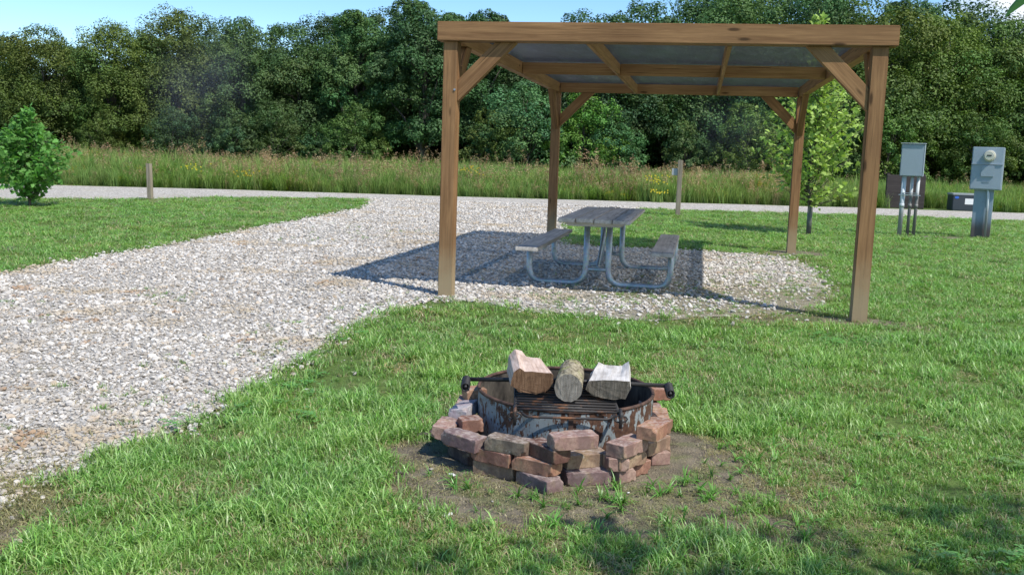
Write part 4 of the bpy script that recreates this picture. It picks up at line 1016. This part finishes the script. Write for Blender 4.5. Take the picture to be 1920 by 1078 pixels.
# ------------------------------------------------------------------ trees
def leaf_cards(C, Nrm, size, rng, fold=.25, asp=.62, tint=None):
    """kite-shaped folded leaf cards at C facing Nrm (arrays)"""
    n = len(C); Nrm = Nrm / np.linalg.norm(Nrm, axis=1, keepdims=True)
    a = rng.normal(size=(n, 3)); U = np.cross(Nrm, a); U /= np.linalg.norm(U, axis=1, keepdims=True); W_ = np.cross(Nrm, U)
    s = (size * rng.uniform(.6, 1.3, n))[:, None]
    V = np.stack([C - U * s * .5, C + W_ * s * asp * .5 + Nrm * s * fold * .5, C + U * s * .5, C - W_ * s * asp * .5 + Nrm * s * fold * .5], 1).reshape(-1, 3)
    i = np.arange(n) * 4; F = np.concatenate([np.stack([i, i + 1, i + 2], 1), np.stack([i, i + 2, i + 3], 1)])
    T = np.repeat(tint, 4, 0)
    return V, F, T
def crown_mesh(name, seed, rx, ry, z0, z1, lobes, sub, per, lsize, lobe_r, mat, base, var=.3, holes=.0, top=1.0, sr_=.27):
    rng = np.random.default_rng(seed); zc, rz = (z0 + z1) / 2, (z1 - z0) / 2
    k = np.arange(lobes) + .5; ph = np.arccos(1 - 1.86 * k / lobes); th = math.pi * (1 + 5 ** .5) * k + rng.uniform(0, 6)
    dirs = np.stack([np.cos(th) * np.sin(ph), np.sin(th) * np.sin(ph), np.cos(ph)], 1) + rng.normal(0, .13, (lobes, 3))
    rad = rng.uniform(.74, .95, lobes); Lc = dirs * rad[:, None] * np.array([rx, ry, rz]); Lc[:, 2] += zc
    Lc[:, :2] *= (1 - .25 * np.clip((Lc[:, 2] - zc) / rz, -1, 1) * top)[:, None]
    Lr = lobe_r * rng.uniform(.65, 1.25, lobes)
    P = []; Nn = []; T = []
    for c, r_ in zip(Lc, Lr):
        d = rng.normal(size=(sub, 3)); d[:, 2] = np.abs(d[:, 2]) * 1.0 - .35; d /= np.linalg.norm(d, axis=1, keepdims=True)
        ltint = np.array(base) * rng.uniform(1 - var, 1 + var) * np.array([rng.uniform(.85, 1.2), 1, rng.uniform(.8, 1.15)])
        sc_ = c + d * (r_ * rng.uniform(.78, 1.02, sub))[:, None] * np.array([1, 1, .85])
        for s_c, dd in zip(sc_, d):
            if rng.uniform() < holes: continue
            m_ = max(3, int(per * rng.uniform(.6, 1.4))); e = rng.normal(size=(m_, 3)); e[:, 2] = e[:, 2] * .8 + .25; e /= np.linalg.norm(e, axis=1, keepdims=True)
            rr = r_ * sr_ * rng.uniform(.55, 1.12, m_) ** .7
            p = s_c + e * rr[:, None] * np.array([1.0, 1.0, .95]); P.append(p); Nn.append(e + dd * .5 + np.array([0, 0, .35]) + rng.normal(0, .45, (m_, 3)))
            T.append(np.clip(ltint * rng.uniform(.84, 1.18) * rng.uniform(.8, 1.22, (m_, 1)), 0, 1))
    P = np.concatenate(P); Nn = np.concatenate(Nn); T = np.concatenate(T)
    V, F, T = leaf_cards(P, Nn, lsize, rng, tint=T)
    return np_mesh(name, V, F, mat, T), Lc
def trunk_mesh(name, hh, r, Lc, seed, nb=9, mat=None):
    rr = random.Random(seed); bm = bmesh.new()
    pts = [Vector((rr.gauss(0, .04) * i, rr.gauss(0, .04) * i, hh * i / 6)) for i in range(7)]
    bm_tube(bm, pts, [r * (1.25 if i == 0 else 1 - .12 * i) for i in range(7)], 10)
    idx = list(range(len(Lc))); rr.shuffle(idx)
    for i in idx[:nb]:
        c = Vector(Lc[i]); k = rr.randint(2, 5); a = pts[k]
        if c.z < a.z: a = pts[1]
        m_ = a.lerp(c, .5) + Vector((0, 0, .12 * (c - a).length)); q0 = r * .45
        bm_tube(bm, [a, m_, c], [q0, q0 * .6, q0 * .2], 6)
    return bm_mesh(name, bm, mat or M_trunk, True)

OAK = (.082, .138, .048)
variants = []
for i, (rx, z0, z1, lob, lr) in enumerate(((3.2, .5, 9.6, 62, 1.05), (2.8, .4, 9.2, 56, .95), (3.5, .5, 8.6, 64, 1.15), (2.4, 1.2, 10.6, 52, .9), (3.0, .3, 8.0, 54, 1.0), (2.2, .8, 9.8, 44, .8), (1.7, .2, 4.4, 30, .62), (1.3, .1, 3.4, 24, .5))):
    big = i < 6
    cm, Lc = crown_mesh('tree_crown', 100 + i, rx, rx * .9, z0, z1, int(lob * .62), 34 if big else 22, 44 if big else 30, .15 if big else .125, lr * 1.42, M_leaf, OAK, .13, .06)
    variants.append((cm, trunk_mesh('tree_trunk', z1 * .8, .22 if big else .07, Lc, i, 12)))
def tree(v, x_, y_, s, sz, color, name, label, cat='tree', group='trees along the wood edge', rz=None):
    e = empty(name, (x_, y_, 0), R.uniform(0, 6.28) if rz is None else rz); e.scale = (s, s, sz); tag(e, label, cat, group)
    c = obj('crown', variants[v][0], None, e); c.color = (*color, 1); t = obj('trunk', variants[v][1], None, e)
    return e
# x at 62 m, wanted top height, variant, tint
OL, GR, DK, BR_, BG = (1.22, 1.16, .75), (.95, 1.06, .95), (.74, .90, .92), (1.5, 1.75, .85), (.95, 1.10, 1.2)
front = [
 (-33.5, 7.1, 2, OL, 'olive green oak cut by the left picture edge'),
 (-29.3, 7.8, 2, OL, 'olive oak with rounded top rising behind the leafy sapling'),
 (-25.0, 8.1, 0, OL, 'widest olive green oak of the wood edge, right of the leafy sapling'),
 (-21.0, 9.3, 0, (1.15, 1.1, .85), 'dull green oak with the highest dome on the left half of the wood'),
 (-17.0, 9.0, 1, GR, 'mid green oak directly above the short wooden post'),
 (-13.6, 8.2, 4, GR, 'lower topped green tree at the dip in the left treeline'),
 (-10.0, 10.4, 3, GR, 'tall narrow green oak standing clear against the sky left of the shelter'),
 (-5.9, 11.0, 3, DK, 'tallest dark oak just left of the shelter corner with sky gaps'),
 (-2.2, 10.4, 5, DK, 'dark oak whose top shows over the left end of the front beam'),
 (1.6, 9.0, 1, BG, 'grey green tree behind the left rear shelter post'),
 (5.4, 9.3, 4, DK, 'dark tree behind the middle of the shelter roof'),
 (9.3, 10.6, 5, DK, 'dark green tree peeking over the right half of the front beam'),
 (13.3, 11.4, 0, GR, 'broad green oak topping the treeline above the rear right post'),
 (17.6, 11.6, 1, DK, 'dark tree rising behind the right front post of the shelter'),
 (21.6, 11.0, 2, OL, 'olive crowned oak just right of the shelter'),
 (25.6, 10.4, 0, (1.3, 1.2, .7), 'big yellowish olive oak above the first electrical box'),
 (29.6, 9.8, 4, OL, 'olive oak above the power meter pedestal'),
 (33.6, 9.6, 1, GR, 'green tree cut by the right picture edge')]
tops = (9.6, 9.2, 8.6, 10.6, 8.0, 9.8, 4.4, 3.4)
for i, (x_, hgt, v, c, lb) in enumerate(front):
    y_ = 60.5 + R.uniform(-.8, 1.8); s = hgt * .97 / (tops[v] + .6); tree(v, x_ * y_ / 62, y_, max(.85, s) * R.uniform(.98, 1.1), s, c, 'oak_tree', lb)
second = [(-36, 6.9), (-31.5, 7.6), (-27, 7.9), (-22.8, 8.5), (-18.5, 9.0), (-14.8, 8.5), (-11.5, 9.6), (-7.6, 10.4), (-3.6, 10.8), (.2, 9.8), (4.2, 9.8), (7.6, 10.4), (11.4, 12.0), (15.4, 12.6), (19.6, 12.8), (23.8, 12.6), (28, 11.8), (32, 11.2), (36.5, 10.8)]
for i, (x_, hgt) in enumerate(second):
    v = (0, 1, 3, 5, 2, 4)[i % 6]; y_ = 66.5 + R.uniform(-1, 1.5); s = hgt * 1.0 / (tops[v] + .6)
    tree(v, x_ * y_ / 62, y_, s * 1.1, s, DK, 'oak_tree', 'dark oak of the second row, mostly hidden behind the wood edge', group='second row oaks behind the wood edge')
shr = [(-33, 3.4, 7, OL, 'olive shrub at the foot of the wood on the left edge'), (-25.8, 3.0, 6, OL, 'olive bush under the oaks right of the leafy sapling'),
 (-17.6, 2.9, 7, BG, 'grey green bush at the prairie edge above the short post'), (-15.0, 3.9, 6, GR, 'rounded green bush at the wood edge right of the short post'),
 (-10.2, 3.9, 6, (1.2, 1.3, .95), 'pale green pointed bush standing before the wood left of the shelter'), (-12.6, 2.6, 7, DK, 'small dark bush between the rounded bush and the pointed bush'),
 (-1.4, 3.6, 7, (1.3, 1.15, .8), 'olive bush just right of the left front post'), (.6, 5.4, 6, (1.0, 1.2, 1.35), 'silvery green small tree left of the rear left post'),
 (4.0, 5.0, 6, BR_, 'bright green small tree lit by the sun behind the table'), (6.3, 3.8, 6, (1.0, 1.2, 1.3), 'grey green shrub behind the tall marker post'),
 (10.6, 3.4, 7, GR, 'low green bush behind the prairie right of the tall marker post'), (14.4, 4.6, 6, (1.3, 1.35, .8), 'yellow green bush behind the young maple'),
 (19.8, 4.2, 6, GR, 'green bush low between the front right post and the first electrical box'), (23.0, 5.4, 6, OL, 'olive small tree rising behind the first electrical box'),
 (28.6, 4.6, 6, (1.2, 1.2, .8), 'olive bush right behind the meter pedestal'), (-21.5, 3.4, 6, DK, 'dark bush in the shade between the olive oaks and the short post')]
for (x_, hgt, v, c, lb) in shr:
    y_ = 57.0 + R.uniform(-.6, .8); s = hgt / (tops[v] + .25); tree(v, x_ * y_ / 62, y_, s * 1.05, s, c, 'bush', lb, 'bush', 'bushes at the foot of the wood')
# the dark mass of the wood behind, nobody could count it
cr_src = [src_obj('wood_crown_%d' % i, variants[i][0], (.7, .85, .9, 1)) for i in range(6)]
n = 210; x = NP.uniform(-115, 110, n); y = NP.uniform(72, 96, n); s = NP.uniform(.8, .98, n)
hmax = np.interp(x * 62 / y, [-40, -21, -14, -6, 0, 8, 14, 24, 40], [.52, .60, .62, .80, .76, .82, .96, 1.0, .86]) * (y / 62) ** .8
xw = np.linspace(-100, 95, 150); nb = len(xw)
P = np.concatenate([np.stack([x, y, np.zeros(n)], 1), np.stack([xw, np.full(nb, 70.0) + NP.uniform(-1.5, 1.5, nb), np.full(nb, -.5)], 1)])
sc3 = np.concatenate([np.stack([s * 1.3, s * 1.3, hmax * s], 1), np.stack([np.full(nb, .9), np.full(nb, .9), np.full(nb, .62)], 1)])
scatter('distant_wood', P, np.stack([np.zeros(len(P)), np.zeros(len(P)), NP.uniform(0, 6.28, len(P))], 1), sc3, NP.integers(0, 6, len(P)), cr_src, 'deep mass of dark woodland behind the edge trees')

# ---- saplings with real lobed leaves
def lobed_leaves(C, D, size, rng, tint):
    """leaf with pointed lobes; C base, D pointing direction"""
    out2 = np.array([(0, 0), (.30, -.28), (.36, .06), (.62, .16), (.34, .38), (.30, .62), (0, 1.0), (-.30, .62), (-.34, .38), (-.62, .16), (-.36, .06), (-.30, -.28)], float)
    n = len(C); D = D / np.linalg.norm(D, axis=1, keepdims=True); up = np.tile([0, 0, 1.0], (n, 1)) + rng.normal(0, .55, (n, 3))
    Sx = np.cross(D, up); Sx /= np.linalg.norm(Sx, axis=1, keepdims=True); Nn = np.cross(Sx, D)
    s = (size * rng.uniform(.55, 1.2, n))[:, None]; V = []
    for (a, b_) in out2: V.append(C + (Sx * a + D * b_ - Nn * (.28 * abs(a) + .22 * b_ * b_)) * s)
    V = np.stack(V, 1).reshape(-1, 3); i = (np.arange(n) * 12)[:, None]
    tri = [(0, 1, 2), (0, 2, 4), (2, 3, 4), (0, 4, 5), (0, 5, 6), (0, 6, 7), (0, 7, 8), (0, 8, 10), (8, 9, 10), (0, 10, 11)]
    F = np.concatenate([i + np.array([t]) for t in tri]); return V, F, np.repeat(tint, 12, 0)
def sapling(loc, hgt, nbr, blen, leafn, lsz, base, label, name, seed, z_low, trunk_r, color=(1, 1, 1), prof=None):
    rng = np.random.default_rng(seed); e = empty(name, loc); tag(e, label, 'tree')
    bm = bmesh.new(); st = [Vector((rng.normal(0, .015) * i, rng.normal(0, .015) * i, hgt * .96 * i / 8)) for i in range(9)]
    bm_tube(bm, st, [trunk_r * (1 - .105 * i) for i in range(9)], 8); C = []; D = []; T = []
    for k in range(nbr):
        t = (k + rng.uniform()) / nbr; z_ = z_low + (hgt - z_low) * t * .97; f = min(7.99, z_ / (hgt * .96) * 8); i = int(f); a = st[i].lerp(st[i + 1], f - i)
        az = k * 2.4 + rng.normal(0, .4); ln = blen * (prof(t) if prof else (1 - t * .8)) * rng.uniform(.75, 1.15); el = rng.uniform(.25, .75)
        dv = Vector((math.cos(az) * math.cos(el), math.sin(az) * math.cos(el), math.sin(el))); mpt = a + dv * ln * .5; ept = a + dv * ln + Vector((0, 0, .10 * ln))
        q0 = trunk_r * .35 * (1 - .6 * t) + .002; bm_tube(bm, [a, mpt, ept], [q0, q0 * .6, q0 * .2], 5, cap=False)
        bt = np.array(base) * rng.uniform(.75, 1.3)
        nl = max(4, int(leafn * ln / blen * rng.uniform(.8, 1.2)))
        for _ in range(nl):
            u = rng.uniform(.12, 1.05); p = a.lerp(ept, u); off = rng.normal(0, .055 * (.6 + ln), 3); C.append(np.array(p) + off)
            D.append(np.array(dv) * .6 + rng.normal(0, .6, 3) + np.array([0, 0, -.15])); T.append(bt * rng.uniform(.7, 1.3))
    for _ in range(int(leafn * .5)):
        C.append(np.array(st[8]) + rng.normal(0, .06, 3)); D.append(rng.normal(0, 1, 3) + np.array([0, 0, .5])); T.append(np.array(base) * 1.3)
    V, F, T = lobed_leaves(np.array(C), np.array(D), lsz, rng, np.clip(np.array(T), 0, 1))
    obj('trunk', bm_mesh('sapling_trunk', bm, M_trunk, True), None, e)
    c = obj('crown', np_mesh('sapling_crown', V, F, M_sap, T), None, e); c.color = (*color, 1)
    return e
sapling((-10.17, 20.7, 0), 2.0, 96, 1.0, 56, .100, (.13, .30, .07), 'bushy bright green oak sapling on the left lawn by the road', 'oak_sapling', 3, .10, .03, prof=lambda t: (.55 + 1.3 * t if t < .3 else 1.0 * (1 - (t - .3) / .7) ** 1.7 + .09))
E4 = sapling((6.0, 20.1, 0), 4.45, 140, 1.25, 42, .092, (.33, .47, .12), 'young maple with bright leaves between the right shelter posts', 'maple_sapling', 8, .55, .035, prof=lambda t: (.65 + 1.5 * t if t < .22 else (.98 - 1.05 * (t - .22) if t < .5 else .46 - .46 * (t - .5) * 1.5)))
bm = bmesh.new(); bm_tube(bm, [(-.0, 0, 0), (-.0, 0, .58)], .052, 14); obj('trunk_guard', bm_mesh('trunk_guard', bm, paint('trunk_guard', (.13, .135, .12), (.3, .3, .28)), True), None, E4)

# ---- the tree behind the camera whose shade falls over the bottom of the view, one twig dips into the corner
SHT = empty('shade_tree', (4.6, -2.9, 0)); tag(SHT, 'green leaf tip of an overhanging tree in the top right corner', 'tree')
rng = np.random.default_rng(77)
cm, Lc = crown_mesh('shade_crown', 55, 3.1, 2.3, 3.4, 7.0, 44, 10, 30, .13, .70, M_leaf, (.07, .14, .03), .2, .55, sr_=.46)
o = obj('crown', cm, None, SHT, Matrix.Translation((-.2, 1.1, 0)))
Lc2 = Lc + np.array([-.2, 1.1, 0])
obj('trunk', trunk_mesh('shade_trunk', 4.6, .16, Lc2, 5, 12), None, SHT)
bm = bmesh.new(); tw = [Vector(p) - Vector((4.6, -2.9, 0)) for p in ((3.0, 0.2, 4.0), (2.2, 1.6, 3.0), (1.50, 2.40, 2.20), (1.285, 2.55, 1.875))]
bm_tube(bm, tw, [.014, .008, .004, .0015], 6)
obj('twig', bm_mesh('hanging_twig', bm, M_trunk, True), None, SHT)
C = np.array([np.array(tw[3]) + d_ for d_ in ((0, 0, .0), (.03, 0, .06), (.08, .03, .10), (.05, -.04, .13), (.11, .0, .2), (.04, -.05, .25), (.16, -.06, .3))]); D = np.array([(-.75, .0, -.62), (.6, .2, -.3), (.8, 0, 0), (-.2, -.4, .3), (.5, -.5, .2), (-.5, .1, .3), (.5, .2, .3)], float)
V, F, T = lobed_leaves(C, D, .10, np.random.default_rng(4), np.tile((.10, .22, .04), (len(C), 1))); obj('leaf_spray', np_mesh('leaf_spray', V, F, M_sap, T), None, SHT)

# ---- thin campfire smoke drifting low before the wood
def smoke(loc, sc_, dens, label):
    bm = bmesh.new(); bmesh.ops.create_icosphere(bm, subdivisions=3, radius=1)
    o = obj('smoke', bm_mesh('smoke', bm)); o.location = loc; o.scale = sc_; o.rotation_euler = (0, .5, 0)
    m_ = bpy.data.materials.new('smoke'); m_.use_nodes = True; t = m_.node_tree; t.nodes.clear(); n = t.nodes.new
    oo = n('ShaderNodeOutputMaterial'); pv = n('ShaderNodeVolumePrincipled'); t.links.new(pv.outputs[0], oo.inputs['Volume']); pv.inputs['Color'].default_value = (.72, .80, .92, 1)
    c = n('ShaderNodeTexCoord'); vl = n('ShaderNodeVectorMath'); vl.operation = 'LENGTH'; t.links.new(c.outputs['Object'], vl.inputs[0])
    f = n('ShaderNodeMapRange'); f.interpolation_type = 'SMOOTHSTEP'; f.inputs[1].default_value = 1; f.inputs[2].default_value = .1; f.inputs[4].default_value = dens; t.links.new(vl.outputs['Value'], f.inputs[0])
    nz_ = n('ShaderNodeTexNoise'); nz_.inputs['Scale'].default_value = 1.6; nz_.inputs['Detail'].default_value = 2; t.links.new(c.outputs['Object'], nz_.inputs['Vector'])
    g_ = n('ShaderNodeMapRange'); g_.inputs[1].default_value = .35; g_.inputs[2].default_value = .65; t.links.new(nz_.outputs[0], g_.inputs[0])
    mu = n('ShaderNodeMath'); mu.operation = 'MULTIPLY'; t.links.new(f.outputs[0], mu.inputs[0]); t.links.new(g_.outputs[0], mu.inputs[1]); t.links.new(mu.outputs[0], pv.inputs['Density'])
    o.data.materials.append(m_); tag(o, label, kind='stuff')
smoke((-14.5, 46, 4.2), (3.0, 1.6, 4.0), .075, 'faint bluish smoke before the wood left of the shelter')
smoke((10.2, 46, 3.0), (3.2, 1.6, 2.6), .035, 'faint smoke before the wood seen through the shelter')
bpy.context.view_layer.update()
